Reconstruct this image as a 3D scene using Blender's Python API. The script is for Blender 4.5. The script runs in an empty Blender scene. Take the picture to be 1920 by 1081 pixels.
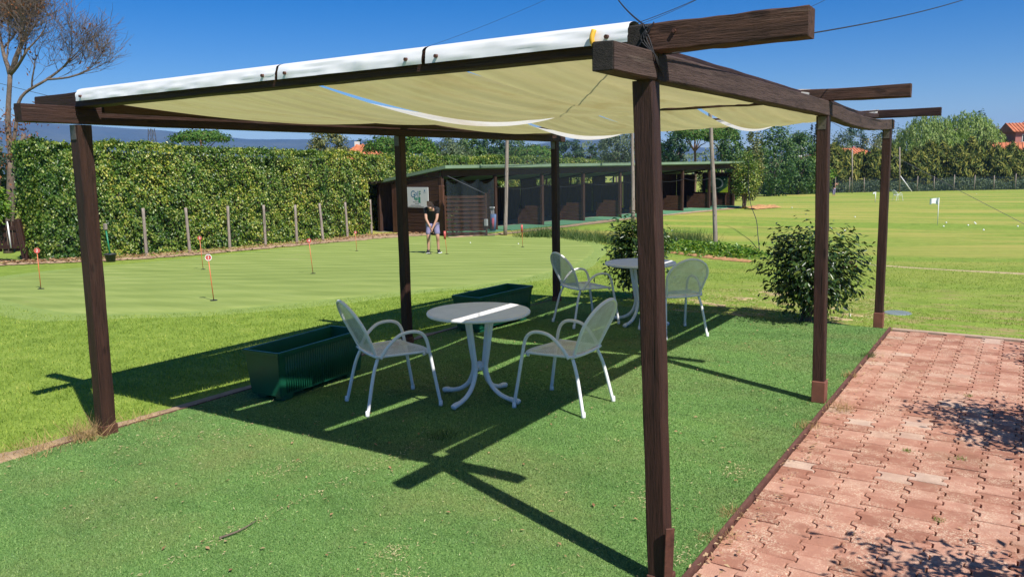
import bpy, bmesh, math, random
import numpy as np
from mathutils import Vector, Matrix

random.seed(7)
rng = np.random.default_rng(7)
SC = bpy.context.scene
COL = SC.collection
PI = math.pi

# ------------------------------------------------------------------ camera, sky, sun, exposure
CAM_P = np.array([1.32713518, -3.11086510, 1.84709731])
FPX, YAW, PITCH, ROLL = 1500.0, -0.571437948, -0.150148378, -0.0179626418


def cam_axes():
    f = np.array([math.sin(YAW) * math.cos(PITCH), math.cos(YAW) * math.cos(PITCH), math.sin(PITCH)])
    r = np.array([math.cos(YAW), -math.sin(YAW), 0.0])
    u = np.cross(r, f)
    r2 = math.cos(ROLL) * r + math.sin(ROLL) * u
    u2 = -math.sin(ROLL) * r + math.cos(ROLL) * u
    return f, r2, u2


FW, RT, UP = cam_axes()
cam_data = bpy.data.cameras.new('camera')
cam = bpy.data.objects.new('camera', cam_data)
COL.objects.link(cam)
cam_data.sensor_width = 36.0
cam_data.lens = FPX / 1920 * 36.0
cam_data.clip_start = 0.05
cam_data.clip_end = 20000
M = Matrix(((RT[0], UP[0], -FW[0], CAM_P[0]), (RT[1], UP[1], -FW[1], CAM_P[1]), (RT[2], UP[2], -FW[2], CAM_P[2]), (0, 0, 0, 1)))
cam.matrix_world = M
SC.camera = cam

TO_SUN = Vector((0.75, -0.317, 1.0)).normalized()
world = bpy.data.worlds.new('World')
SC.world = world
world.use_nodes = True
wn = world.node_tree.nodes
wl = world.node_tree.links
sky = wn.new('ShaderNodeTexSky')
sky.sky_type = 'NISHITA'
sky.sun_disc = False
sky.sun_elevation = math.asin(TO_SUN.z)
sky.sun_rotation = math.atan2(TO_SUN.x, TO_SUN.y)
sky.altitude = 900
sky.air_density = 1.0
sky.dust_density = 0.1
sky.ozone_density = 4.0
hsv = wn.new('ShaderNodeHueSaturation')
hsv.inputs['Saturation'].default_value = 1.5
hsv.inputs['Hue'].default_value = 0.512
wl.new(sky.outputs[0], hsv.inputs['Color'])
wl.new(hsv.outputs[0], wn['Background'].inputs['Color'])
wn['Background'].inputs['Strength'].default_value = 0.076

sun_d = bpy.data.lights.new('sun', 'SUN')
sun_d.energy = 5.0
sun_d.angle = math.radians(0.5)
sun_d.color = (1.0, 0.95, 0.87)
sun = bpy.data.objects.new('sun', sun_d)
sun.rotation_euler = (-TO_SUN).to_track_quat('-Z', 'Y').to_euler()
COL.objects.link(sun)

SC.view_settings.view_transform = 'Standard'
SC.view_settings.look = 'None'
SC.view_settings.exposure = 0.48
SC.view_settings.gamma = 1.0
SC.view_settings.use_curve_mapping = False
SC.cycles.max_bounces = 8
SC.cycles.transparent_max_bounces = 16
SC.cycles.caustics_reflective = False
SC.cycles.caustics_refractive = False
SC.cycles.use_denoising = True

# ------------------------------------------------------------------ terrain and placement
FH = np.array([math.sin(YAW), math.cos(YAW)])
RH = np.array([math.cos(YAW), -math.sin(YAW)])
_RX = [-400, 0, 8.5, 11, 14, 19, 25, 33, 55, 75, 100, 140, 400]
_RZ = [-.03, -.03, -.03, -.065, -.17, -.48, -.78, -.97, -1.03, -1.72, -2.5, -3.0, -3.5]
_tr = np.arange(-60, 400, 0.25)
_tz = np.interp(_tr, _RX, _RZ)
_k = np.exp(-0.5 * (np.arange(-16, 17) * 0.25 / 1.2) ** 2)
_k /= _k.sum()
_tz = np.convolve(np.pad(_tz, 16, mode='edge'), _k, mode='valid')
_tz[_tr < 8.0] = -.03


def terr(x, y):
    r = (x - CAM_P[0]) * FH[0] + (y - CAM_P[1]) * FH[1]
    return np.interp(r, _tr, _tz)


def ray(px, py):
    d = FW * FPX + RT * (px - 960) - UP * (py - 540.5)
    return d / np.linalg.norm(d)


_tt = np.concatenate([np.arange(1, 60, .02), np.arange(60, 400, .1)])


def at(px, py):
    d = ray(px, py)
    P = CAM_P + _tt[:, None] * d
    i = int(np.argmax(P[:, 2] < terr(P[:, 0], P[:, 1])))
    return Vector(P[i])


def flat(px, py, z=0.0):
    d = ray(px, py)
    return Vector(CAM_P + d * (z - CAM_P[2]) / d[2])


def pt(px, py, dist):
    d = ray(px, py)
    t = dist / (d[0] * FH[0] + d[1] * FH[1])
    return Vector(CAM_P + d * t)


def T(x, y):
    return float(terr(np.float64(x), np.float64(y)))


def smooth_noise2(x, y, seed=0, scale=1.0):
    """cheap value noise on arrays"""
    x = np.asarray(x) / scale
    y = np.asarray(y) / scale
    xi, yi = np.floor(x).astype(int), np.floor(y).astype(int)
    fx, fy = x - xi, y - yi
    fx, fy = fx * fx * (3 - 2 * fx), fy * fy * (3 - 2 * fy)

    def h(a, b):
        n = (a * 374761393 + b * 668265263 + seed * 974634777) & 0x7fffffff
        n = ((n ^ (n >> 13)) * 1274126177) & 0x7fffffff
        return (n & 0xffff) / 65535.0
    return (h(xi, yi) * (1 - fx) + h(xi + 1, yi) * fx) * (1 - fy) + (h(xi, yi + 1) * (1 - fx) + h(xi + 1, yi + 1) * fx) * fy


# ------------------------------------------------------------------ materials
def new_mat(name):
    m = bpy.data.materials.new(name)
    m.use_nodes = True
    nt = m.node_tree
    return m, nt, nt.nodes['Principled BSDF'], nt.nodes['Material Output']


def ramp(nt, fac, stops):
    r = nt.nodes.new('ShaderNodeValToRGB')
    els = r.color_ramp.elements
    while len(els) < len(stops):
        els.new(0.5)
    for e, (p, c) in zip(els, stops):
        e.position = p
        e.color = (*c, 1) if len(c) == 3 else c
    nt.links.new(fac, r.inputs[0])
    return r.outputs[0]


def coords(nt, kind='Object', scale=(1, 1, 1), rot=(0, 0, 0)):
    tc = nt.nodes.new('ShaderNodeTexCoord')
    mp = nt.nodes.new('ShaderNodeMapping')
    mp.inputs['Scale'].default_value = scale
    mp.inputs['Rotation'].default_value = rot
    nt.links.new(tc.outputs[kind], mp.inputs[0])
    return mp.outputs[0]


def geo_pos(nt, scale=(1, 1, 1), rot=(0, 0, 0)):
    g = nt.nodes.new('ShaderNodeNewGeometry')
    mp = nt.nodes.new('ShaderNodeMapping')
    mp.inputs['Scale'].default_value = scale
    mp.inputs['Rotation'].default_value = rot
    nt.links.new(g.outputs['Position'], mp.inputs[0])
    return mp.outputs[0]


def noise(nt, vec, scale, detail=4, rough=0.6):
    n = nt.nodes.new('ShaderNodeTexNoise')
    n.inputs['Scale'].default_value = scale
    n.inputs['Detail'].default_value = detail
    n.inputs['Roughness'].default_value = rough
    nt.links.new(vec, n.inputs['Vector'])
    return n.outputs['Fac']


def mixc(nt, fac, a, b, mode='MIX'):
    m = nt.nodes.new('ShaderNodeMix')
    m.data_type = 'RGBA'
    m.blend_type = mode
    for sock, v in ((m.inputs[0], fac), (m.inputs[6], a), (m.inputs[7], b)):
        if hasattr(v, 'node'):
            nt.links.new(v, sock)
        elif isinstance(v, (int, float)):
            sock.default_value = v
        else:
            sock.default_value = (*v, 1)
    return m.outputs[2]


def math_n(nt, op, a, b=0.0):
    m = nt.nodes.new('ShaderNodeMath')
    m.operation = op
    for s, v in ((m.inputs[0], a), (m.inputs[1], b)):
        if hasattr(v, 'node'):
            nt.links.new(v, s)
        else:
            s.default_value = v
    return m.outputs[0]


def bump(nt, bsdf, h, strength=0.3, dist=0.01):
    b = nt.nodes.new('ShaderNodeBump')
    b.inputs['Strength'].default_value = strength
    b.inputs['Distance'].default_value = dist
    nt.links.new(h, b.inputs['Height'])
    nt.links.new(b.outputs[0], bsdf.inputs['Normal'])


def plain(name, c, rough=0.5, metal=0.0, var=0.12, vscale=8.0, bmp=0.0, spec=0.5):
    m, nt, b, o = new_mat(name)
    v = coords(nt)
    n = noise(nt, v, vscale)
    col = ramp(nt, n, [(0.3, tuple(x * (1 - var) for x in c)), (0.7, tuple(min(1, x * (1 + var)) for x in c))])
    nt.links.new(col, b.inputs['Base Color'])
    b.inputs['Roughness'].default_value = rough
    b.inputs['Metallic'].default_value = metal
    b.inputs['Specular IOR Level'].default_value = spec
    if bmp:
        bump(nt, b, noise(nt, v, vscale * 6), bmp, 0.005)
    return m


def wood(name, axis, dark, light, rough=0.7, worn=0.0):
    m, nt, b, o = new_mat(name)
    s = [14.0, 14.0, 14.0]
    s['xyz'.index(axis)] = 0.9
    v = coords(nt, 'Object', tuple(s))
    oi = nt.nodes.new('ShaderNodeObjectInfo')
    add = nt.nodes.new('ShaderNodeVectorMath')
    add.operation = 'ADD'
    nt.links.new(v, add.inputs[0])
    sc = nt.nodes.new('ShaderNodeVectorMath')
    sc.operation = 'SCALE'
    sc.inputs[0].default_value = (37, 11, 23)
    nt.links.new(oi.outputs['Random'], sc.inputs['Scale'])
    nt.links.new(sc.outputs[0], add.inputs[1])
    n1 = noise(nt, add.outputs[0], 2.2, 6, 0.65)
    n2 = noise(nt, add.outputs[0], 9.0, 4, 0.7)
    col = ramp(nt, n1, [(0.28, dark), (0.5, tuple((a + c) / 2 for a, c in zip(dark, light))), (0.75, light)])
    line = ramp(nt, n2, [(0.34, (0.35, 0.33, 0.32)), (0.46, (1, 1, 1))])
    col = mixc(nt, 0.8, col, line, 'MULTIPLY')
    s2 = [26.0, 26.0, 26.0]
    s2['xyz'.index(axis)] = 0.55
    va = nt.nodes.new('ShaderNodeVectorMath')
    va.operation = 'ADD'
    nt.links.new(coords(nt, 'Object', tuple(s2)), va.inputs[0])
    nt.links.new(sc.outputs[0], va.inputs[1])
    n3 = noise(nt, va.outputs[0], 1.0, 2, 0.5)
    crack = ramp(nt, n3, [(0.30, (0, 0, 0)), (0.335, (1, 1, 1))])
    col = mixc(nt, 0.85, col, crack, 'MULTIPLY')
    s3 = [9.0, 9.0, 9.0]
    s3['xyz'.index(axis)] = 3.5
    vk = nt.nodes.new('ShaderNodeTexVoronoi')
    vk.inputs['Scale'].default_value = 1.0
    va2 = nt.nodes.new('ShaderNodeVectorMath')
    va2.operation = 'ADD'
    nt.links.new(coords(nt, 'Object', tuple(s3)), va2.inputs[0])
    nt.links.new(sc.outputs[0], va2.inputs[1])
    nt.links.new(va2.outputs[0], vk.inputs['Vector'])
    knot_ = ramp(nt, vk.outputs['Distance'], [(0.10, (0.25, 0.22, 0.2)), (0.17, (1, 1, 1))])
    col = mixc(nt, 0.7, col, knot_, 'MULTIPLY')
    if worn:
        vw = coords(nt, 'Object', tuple(x * 0.5 for x in s))
        nw = noise(nt, vw, 3.5, 5, 0.7)
        wm = ramp(nt, nw, [(0.6, (0, 0, 0)), (0.78, (worn, worn, worn))])
        col = mixc(nt, wm, col, (0.20, 0.16, 0.13))
    nt.links.new(col, b.inputs['Base Color'])
    b.inputs['Roughness'].default_value = rough
    b.inputs['Specular IOR Level'].default_value = 0.3
    hsum = math_n(nt, 'ADD', n2, math_n(nt, 'MULTIPLY', crack, 0.8))
    bump(nt, b, hsum, 0.6, 0.012)
    return m


def leaf_mat(name, cols, trans=0.25, rough=0.45, spec=0.4, patchy=0.0):
    m, nt, b, o = new_mat(name)
    g = nt.nodes.new('ShaderNodeNewGeometry')
    k = len(cols)
    stops = [(i / max(1, k - 1), c) for i, c in enumerate(cols)]
    col = ramp(nt, g.outputs['Random Per Island'], stops)
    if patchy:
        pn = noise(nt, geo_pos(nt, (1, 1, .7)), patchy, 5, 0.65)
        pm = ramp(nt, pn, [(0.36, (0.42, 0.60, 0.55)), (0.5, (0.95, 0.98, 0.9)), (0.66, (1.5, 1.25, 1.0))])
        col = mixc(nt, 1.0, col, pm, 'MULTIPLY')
    nt.links.new(col, b.inputs['Base Color'])
    b.inputs['Roughness'].default_value = rough
    b.inputs['Specular IOR Level'].default_value = spec
    t = nt.nodes.new('ShaderNodeBsdfTranslucent')
    tc = mixc(nt, 1.0, col, (1.3, 1.5, 0.5), 'MULTIPLY')
    nt.links.new(tc, t.inputs[0])
    mx = nt.nodes.new('ShaderNodeMixShader')
    mx.inputs[0].default_value = trans
    nt.links.new(b.outputs[0], mx.inputs[1])
    nt.links.new(t.outputs[0], mx.inputs[2])
    nt.links.new(mx.outputs[0], o.inputs['Surface'])
    return m


def see_through(name, c, alpha, rough=0.8):
    """netting: a share of every ray passes between the threads"""
    m, nt, b, o = new_mat(name)
    b.inputs['Base Color'].default_value = (*c, 1)
    b.inputs['Roughness'].default_value = rough
    t = nt.nodes.new('ShaderNodeBsdfTransparent')
    mx = nt.nodes.new('ShaderNodeMixShader')
    mx.inputs[0].default_value = alpha
    nt.links.new(t.outputs[0], mx.inputs[1])
    nt.links.new(b.outputs[0], mx.inputs[2])
    nt.links.new(mx.outputs[0], o.inputs['Surface'])
    return m


MT = {}
DK, LT = (0.018, 0.009, 0.007), (0.066, 0.029, 0.020)
for ax in 'xyz':
    MT['wood_' + ax] = wood('brown_stained_wood_' + ax, ax, DK, LT, 0.6, 0.35 if ax != 'z' else 0.15)
    MT['worn_' + ax] = wood('worn_wood_' + ax, ax, (0.032, 0.018, 0.013), (0.125, 0.062, 0.04), 0.8, 0.6)
    MT['shed_' + ax] = wood('dark_shed_boards_' + ax, ax, (0.022, 0.012, 0.009), (0.095, 0.046, 0.028), 0.75)
    MT['slat_' + ax] = wood('reddish_slats_' + ax, ax, (0.05, 0.022, 0.013), (0.17, 0.075, 0.045), 0.75)
    MT['grey_' + ax] = wood('grey_weathered_wood_' + ax, ax, (0.16, 0.12, 0.10), (0.42, 0.36, 0.31), 0.85)
MT['beam_y'] = wood('weathered_beam_y', 'y', (0.032, 0.020, 0.017), (0.105, 0.068, 0.056), 0.8, 0.5)
MT['char'] = plain('blackened_end_grain', (0.022, 0.018, 0.015), 0.9, 0, 0.5, 40, 1.0)
MT['shoe'] = plain('red_oxide_steel', (0.20, 0.075, 0.05), 0.5, 0.1, 0.2, 12, 0.15)
MT['rust'] = plain('rusty_steel', (0.10, 0.04, 0.025), 0.7, 0.2, 0.4, 30, 0.4)
MT['galv'] = plain('dull_steel', (0.16, 0.14, 0.13), 0.5, 0.7, 0.25, 30, 0.2)
MT['black'] = plain('black_rubber', (0.012, 0.012, 0.013), 0.6, 0, 0.2)
MT['yellow'] = plain('yellow_strap', (0.75, 0.42, 0.03), 0.5)
MT['whitepaint'] = plain('white_powder_coat', (0.80, 0.80, 0.81), 0.35, 0, 0.04, 5)
MT['tabletop'] = plain('white_enamel_tabletop', (0.80, 0.79, 0.81), 0.42, 0, 0.07, 9)
MT['planter'] = plain('dark_green_plastic', (0.008, 0.085, 0.045), 0.33, 0, 0.12, 6, 0.05)
MT['soil'] = plain('dry_soil', (0.10, 0.065, 0.04), 0.95, 0, 0.4, 25, 0.8)
MT['red'] = plain('red_plastic', (0.50, 0.09, 0.075), 0.4)
MT['orange'] = plain('orange_red_rod', (0.62, 0.16, 0.06), 0.4)
MT['whiteprint'] = plain('white_print', (0.85, 0.85, 0.85), 0.5, 0, 0.02)
MT['ball'] = plain('white_ball', (0.82, 0.82, 0.80), 0.35, 0, 0.03)
MT['cord'] = plain('black_cord', (0.015, 0.015, 0.018), 0.7)
MT['wire'] = plain('dull_wire', (0.10, 0.10, 0.11), 0.6)
MT['roof'] = plain('green_roofing_felt', (0.17, 0.25, 0.16), 0.85, 0, 0.15, 1.2, 0.2)
MT['mat'] = plain('green_tee_mat', (0.09, 0.24, 0.13), 0.9, 0, 0.1, 12, 0.3)
MT['concrete'] = plain('concrete_floor', (0.20, 0.18, 0.16), 0.9, 0, 0.2, 3, 0.3)
MT['net'] = see_through('fine_dark_net', (0.03, 0.05, 0.07), 0.16)
MT['bluenet'] = see_through('dense_dark_net', (0.02, 0.035, 0.045), 0.38)
MT['skin'] = plain('skin', (0.46, 0.25, 0.17), 0.5, 0, 0.05)
MT['hair'] = plain('dark_hair', (0.035, 0.018, 0.010), 0.6, 0, 0.3, 60, 0.5)
MT['tee'] = plain('black_cotton', (0.014, 0.014, 0.017), 0.9, 0, 0.2, 20, 0.3)
MT['shorts'] = plain('lilac_blue_cotton', (0.22, 0.20, 0.34), 0.9, 0, 0.12, 20, 0.3)
MT['shoe_black'] = plain('black_shoe', (0.012, 0.012, 0.015), 0.5)
MT['pot'] = plain('black_pot', (0.035, 0.038, 0.045), 0.5)
MT['greenhose'] = plain('green_tool_plastic', (0.02, 0.20, 0.10), 0.4)
MT['tile'] = plain('terracotta_tiles', (0.48, 0.16, 0.07), 0.85, 0, 0.3, 1.2, 0.5)
MT['plaster_pink'] = plain('pink_plaster', (0.42, 0.17, 0.15), 0.9, 0, 0.08, 0.6)
MT['plaster_yellow'] = plain('ochre_plaster', (0.62, 0.40, 0.17), 0.9, 0, 0.08, 0.6)
MT['plaster_white'] = plain('white_plaster', (0.70, 0.68, 0.66), 0.9, 0, 0.06, 0.6)
MT['glass'] = plain('dark_window_glass', (0.03, 0.035, 0.04), 0.1)
MT['sign'] = plain('white_sign_board', (0.66, 0.68, 0.68), 0.45, 0, 0.03, 3)
MT['signblue'] = plain('blue_lettering', (0.03, 0.16, 0.30), 0.5, 0, 0.1)
MT['signgreen'] = plain('green_lettering', (0.02, 0.22, 0.14), 0.5, 0, 0.1)
MT['signtext'] = plain('small_dark_print', (0.10, 0.12, 0.14), 0.5, 0, 0.1)
MT['banner'] = plain('lime_banner', (0.36, 0.50, 0.03), 0.6, 0, 0.06, 2)
MT['bannerdark'] = plain('dark_green_banner_print', (0.015, 0.07, 0.03), 0.6, 0, 0.1)
MT['bark'] = plain('grey_brown_bark', (0.15, 0.11, 0.085), 0.9, 0, 0.35, 14, 0.8)
MT['pinebark'] = plain('pine_bark', (0.14, 0.085, 0.06), 0.9, 0, 0.35, 6, 0.8)
MT['twigs'] = plain('dead_twigs', (0.06, 0.045, 0.03), 0.95, 0, 0.4, 10, 0.6)
MT['kerb'] = plain('pale_kerb', (0.42, 0.30, 0.22), 0.9, 0, 0.15, 8, 0.4)
MT['edging'] = plain('rusty_edging', (0.13, 0.055, 0.04), 0.75, 0.1, 0.35, 18, 0.4)
MT['steelblue'] = plain('blue_bag_cloth', (0.10, 0.16, 0.30), 0.8)
MT['pinkcloth'] = plain('pink_bag_cloth', (0.45, 0.10, 0.14), 0.8)
MT['coverplate'] = plain('grey_cover', (0.17, 0.21, 0.21), 0.7, 0, 0.1, 6)

# leaves
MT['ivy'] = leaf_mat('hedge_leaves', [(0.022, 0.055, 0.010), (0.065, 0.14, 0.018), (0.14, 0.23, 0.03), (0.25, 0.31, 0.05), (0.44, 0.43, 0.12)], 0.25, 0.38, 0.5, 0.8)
MT['bushleaf'] = leaf_mat('bush_leaves', [(0.010, 0.030, 0.008), (0.022, 0.055, 0.012), (0.04, 0.085, 0.016), (0.12, 0.16, 0.03)], 0.15, 0.35, 0.5)
MT['brightleaf'] = leaf_mat('bright_leaves', [(0.04, 0.10, 0.012), (0.09, 0.19, 0.02), (0.16, 0.28, 0.03), (0.28, 0.34, 0.05)], 0.3, 0.4, 0.5)
MT['pine'] = leaf_mat('pine_needles', [(0.022, 0.07, 0.010), (0.05, 0.13, 0.016), (0.09, 0.19, 0.025), (0.10, 0.10, 0.03)], 0.15, 0.6, 0.2)
MT['broad'] = leaf_mat('mid_green_leaves', [(0.02, 0.06, 0.015), (0.04, 0.10, 0.022), (0.07, 0.14, 0.03), (0.11, 0.17, 0.04)], 0.2, 0.5, 0.3)
MT['darkleaf'] = leaf_mat('dark_green_leaves', [(0.010, 0.035, 0.015), (0.02, 0.06, 0.022), (0.04, 0.09, 0.03)], 0.15, 0.5, 0.3)
MT['olive'] = leaf_mat('olive_leaves', [(0.06, 0.08, 0.03), (0.10, 0.13, 0.05), (0.17, 0.19, 0.07), (0.26, 0.22, 0.07)], 0.2, 0.5, 0.3)
MT['greyleaf'] = leaf_mat('grey_green_leaves', [(0.05, 0.09, 0.04), (0.09, 0.13, 0.07), (0.14, 0.18, 0.09)], 0.2, 0.5, 0.3)
MT['willow'] = leaf_mat('willow_leaves', [(0.09, 0.15, 0.03), (0.17, 0.26, 0.05), (0.25, 0.34, 0.08), (0.32, 0.38, 0.12)], 0.25, 0.5, 0.3)
MT['conifer'] = leaf_mat('conifer_sprays', [(0.03, 0.055, 0.012), (0.08, 0.115, 0.018), (0.17, 0.19, 0.03), (0.32, 0.29, 0.06)], 0.15, 0.6, 0.2)
MT['cypress'] = leaf_mat('cypress_needles', [(0.008, 0.022, 0.012), (0.015, 0.035, 0.018)], 0.1, 0.6, 0.2)
MT['rustleaf'] = leaf_mat('brown_autumn_leaves', [(0.13, 0.045, 0.022), (0.24, 0.09, 0.035), (0.34, 0.15, 0.06)], 0.25, 0.6, 0.2)
MT['litter'] = leaf_mat('dry_leaf_litter', [(0.22, 0.11, 0.06), (0.36, 0.22, 0.12), (0.48, 0.34, 0.2), (0.30, 0.13, 0.07)], 0.1, 0.8, 0.2)
MT['straw'] = leaf_mat('straw', [(0.42, 0.33, 0.17), (0.58, 0.48, 0.27), (0.66, 0.58, 0.38)], 0.15, 0.8, 0.2)
MT['drygrass'] = leaf_mat('dry_grass', [(0.34, 0.22, 0.10), (0.5, 0.34, 0.17), (0.22, 0.17, 0.07)], 0.2, 0.8, 0.2)
MT['weed'] = leaf_mat('weed_blades', [(0.03, 0.07, 0.02), (0.07, 0.13, 0.03), (0.16, 0.2, 0.07)], 0.2, 0.6, 0.2)
MT['flower'] = leaf_mat('orange_blossom', [(0.6, 0.12, 0.03), (0.7, 0.25, 0.06)], 0.2, 0.6, 0.2)


def grass_color(nt, v):
    """lawn colour in world space: greens, with straw-coloured dry patches"""
    n1 = noise(nt, v, 0.35, 5, 0.6)
    n2 = noise(nt, v, 3.0, 4, 0.7)
    n3 = noise(nt, v, 28.0, 3, 0.7)
    a = ramp(nt, n2, [(0.25, (0.145, 0.225, 0.034)), (0.55, (0.225, 0.32, 0.055)), (0.8, (0.32, 0.38, 0.09))])
    fine = ramp(nt, n3, [(0.3, (0.62, 0.68, 0.55)), (0.7, (1.25, 1.2, 1.2))])
    a = mixc(nt, 0.8, a, fine, 'MULTIPLY')
    return a, n1, n2


def lawn_mat():
    m, nt, b, o = new_mat('lawn_grass')
    v = geo_pos(nt)
    a, n1, n2 = grass_color(nt, v)
    # dry straw patches: stronger across the back lawn and the practice field
    vs = geo_pos(nt, (0.05, 0.22, 1), (0, 0, math.radians(-25)))
    st = noise(nt, vs, 1.6, 6, 0.62)
    sep = nt.nodes.new('ShaderNodeSeparateXYZ')
    g = nt.nodes.new('ShaderNodeNewGeometry')
    nt.links.new(g.outputs['Position'], sep.inputs[0])
    far = nt.nodes.new('ShaderNodeMapRange')
    far.inputs['From Min'].default_value = 7
    far.inputs['From Max'].default_value = 24
    nt.links.new(sep.outputs['Y'], far.inputs['Value'])
    dry = ramp(nt, st, [(0.43, (0, 0, 0)), (0.60, (1, 1, 1))])
    dryf = math_n(nt, 'MULTIPLY', dry, far.outputs[0])
    dryf = math_n(nt, 'MULTIPLY', dryf, 0.75)
    a = mixc(nt, dryf, a, (0.42, 0.36, 0.10))
    # bare tan patches near the deck's far edge
    bx = noise(nt, geo_pos(nt, (1.0, 2.2, 1)), 1.5, 6, 0.7)
    near = nt.nodes.new('ShaderNodeMapRange')
    near.inputs['From Min'].default_value = 12.0
    near.inputs['From Max'].default_value = 7.0
    nt.links.new(sep.outputs['Y'], near.inputs['Value'])
    start = nt.nodes.new('ShaderNodeMapRange')
    start.inputs['From Min'].default_value = 5.8
    start.inputs['From Max'].default_value = 6.5
    nt.links.new(sep.outputs['Y'], start.inputs['Value'])
    xr = nt.nodes.new('ShaderNodeMapRange')
    xr.inputs['From Min'].default_value = -4.5
    xr.inputs['From Max'].default_value = -1.5
    nt.links.new(sep.outputs['X'], xr.inputs['Value'])
    bare = ramp(nt, bx, [(0.48, (0, 0, 0)), (0.62, (1, 1, 1))])
    bf = math_n(nt, 'MULTIPLY', math_n(nt, 'MULTIPLY', bare, near.outputs[0]), math_n(nt, 'MULTIPLY', start.outputs[0], xr.outputs[0]))
    bf = math_n(nt, 'MULTIPLY', bf, 0.9)
    a = mixc(nt, bf, a, (0.36, 0.26, 0.13))
    nt.links.new(a, b.inputs['Base Color'])
    b.inputs['Roughness'].default_value = 0.95
    b.inputs['Specular IOR Level'].default_value = 0.1
    bump(nt, b, noise(nt, v, 40, 3, 0.7), 0.6, 0.03)
    return m


def collar_mat():
    m, nt, b, o = new_mat('mown_collar')
    v = geo_pos(nt)
    a, n1, n2 = grass_color(nt, v)
    a = mixc(nt, 0.45, a, (0.245, 0.32, 0.08))
    nt.links.new(a, b.inputs['Base Color'])
    b.inputs['Roughness'].default_value = 0.95
    bump(nt, b, noise(nt, v, 40, 3, 0.7), 0.5, 0.02)
    return m


def blade_mat():
    m, nt, b, o = new_mat('grass_blades')
    v = geo_pos(nt)
    a, n1, n2 = grass_color(nt, v)
    g = nt.nodes.new('ShaderNodeNewGeometry')
    isl = ramp(nt, g.outputs['Random Per Island'], [(0, (0.8, 0.85, 0.7)), (0.6, (1.25, 1.2, 1.2)), (0.9, (1.6, 1.4, 1.4)), (1, (2.2, 1.6, 2.4))])
    a = mixc(nt, 1.0, a, isl, 'MULTIPLY')
    nt.links.new(a, b.inputs['Base Color'])
    b.inputs['Roughness'].default_value = 0.6
    b.inputs['Specular IOR Level'].default_value = 0.25
    t = nt.nodes.new('ShaderNodeBsdfTranslucent')
    nt.links.new(mixc(nt, 1.0, a, (1.4, 1.5, 0.6), 'MULTIPLY'), t.inputs[0])
    mx = nt.nodes.new('ShaderNodeMixShader')
    mx.inputs[0].default_value = 0.3
    nt.links.new(b.outputs[0], mx.inputs[1])
    nt.links.new(t.outputs[0], mx.inputs[2])
    nt.links.new(mx.outputs[0], o.inputs['Surface'])
    return m


def green_mat():
    m, nt, b, o = new_mat('putting_green_turf')
    v = geo_pos(nt)
    w = geo_pos(nt, (1, 1, 1), (0, 0, math.radians(-32)))
    wv = nt.nodes.new('ShaderNodeTexWave')
    wv.bands_direction = 'Y'
    wv.inputs['Scale'].default_value = 0.30
    wv.inputs['Distortion'].default_value = 1.6
    wv.inputs['Detail'].default_value = 3
    wv.inputs['Detail Scale'].default_value = 1.2
    nt.links.new(w, wv.inputs['Vector'])
    n = noise(nt, geo_pos(nt, (0.25, 1.4, 1), (0, 0, math.radians(-32))), 1.6, 6, 0.65)
    base = ramp(nt, n, [(0.3, (0.195, 0.255, 0.062)), (0.55, (0.255, 0.32, 0.085)), (0.8, (0.34, 0.385, 0.13))])
    st = ramp(nt, wv.outputs['Fac'], [(0.2, (0.90, 0.93, 0.88)), (0.8, (1.06, 1.05, 1.04))])
    a = mixc(nt, 1.0, base, st, 'MULTIPLY')
    pn = noise(nt, geo_pos(nt, (0.5, 1.3, 1), (0, 0, math.radians(-32))), 0.55, 5, 0.6)
    pf = ramp(nt, pn, [(0.66, (0, 0, 0)), (0.76, (0.6, 0.6, 0.6))])
    a = mixc(nt, pf, a, (0.36, 0.33, 0.15))
    nt.links.new(a, b.inputs['Base Color'])
    b.inputs['Roughness'].default_value = 0.9
    b.inputs['Specular IOR Level'].default_value = 0.15
    bump(nt, b, noise(nt, v, 60, 2, 0.6), 0.35, 0.01)
    return m


def turf_mat(blade=False):
    m, nt, b, o = new_mat('artificial_turf_pile' if blade else 'artificial_turf_backing')
    v = geo_pos(nt)
    n = noise(nt, v, 110, 3, 0.75)
    col = ramp(nt, n, [(0.33, (0.045, 0.112, 0.026)), (0.5, (0.115, 0.236, 0.055)), (0.67, (0.225, 0.36, 0.11))])
    big = noise(nt, geo_pos(nt, (1, 1, 1)), 0.8, 6, 0.65)
    bf = ramp(nt, big, [(0.46, (0, 0, 0)), (0.72, (0.6, 0.6, 0.6))])
    col = mixc(nt, bf, col, (0.20, 0.20, 0.075))
    wear = noise(nt, geo_pos(nt, (0.7, 1.6, 1), (0, 0, .3)), 1.1, 6, 0.7)
    col = mixc(nt, 1.0, col, ramp(nt, wear, [(0.3, (0.72, 0.76, 0.74)), (0.5, (1, 1, 1)), (0.7, (1.22, 1.16, 1.12))]), 'MULTIPLY')
    if blade:
        g = nt.nodes.new('ShaderNodeNewGeometry')
        isl = ramp(nt, g.outputs['Random Per Island'], [(0, (0.7, 0.75, 0.7)), (0.55, (1.0, 1.0, 1.0)), (0.88, (1.4, 1.25, 1.3)), (1, (2.2, 1.6, 2.0))])
        col = mixc(nt, 1.0, col, isl, 'MULTIPLY')
    nt.links.new(col, b.inputs['Base Color'])
    b.inputs['Roughness'].default_value = 0.55 if blade else 0.95
    b.inputs['Specular IOR Level'].default_value = 0.35
    if not blade:
        bump(nt, b, n, 0.7, 0.01)
    return m


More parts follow.
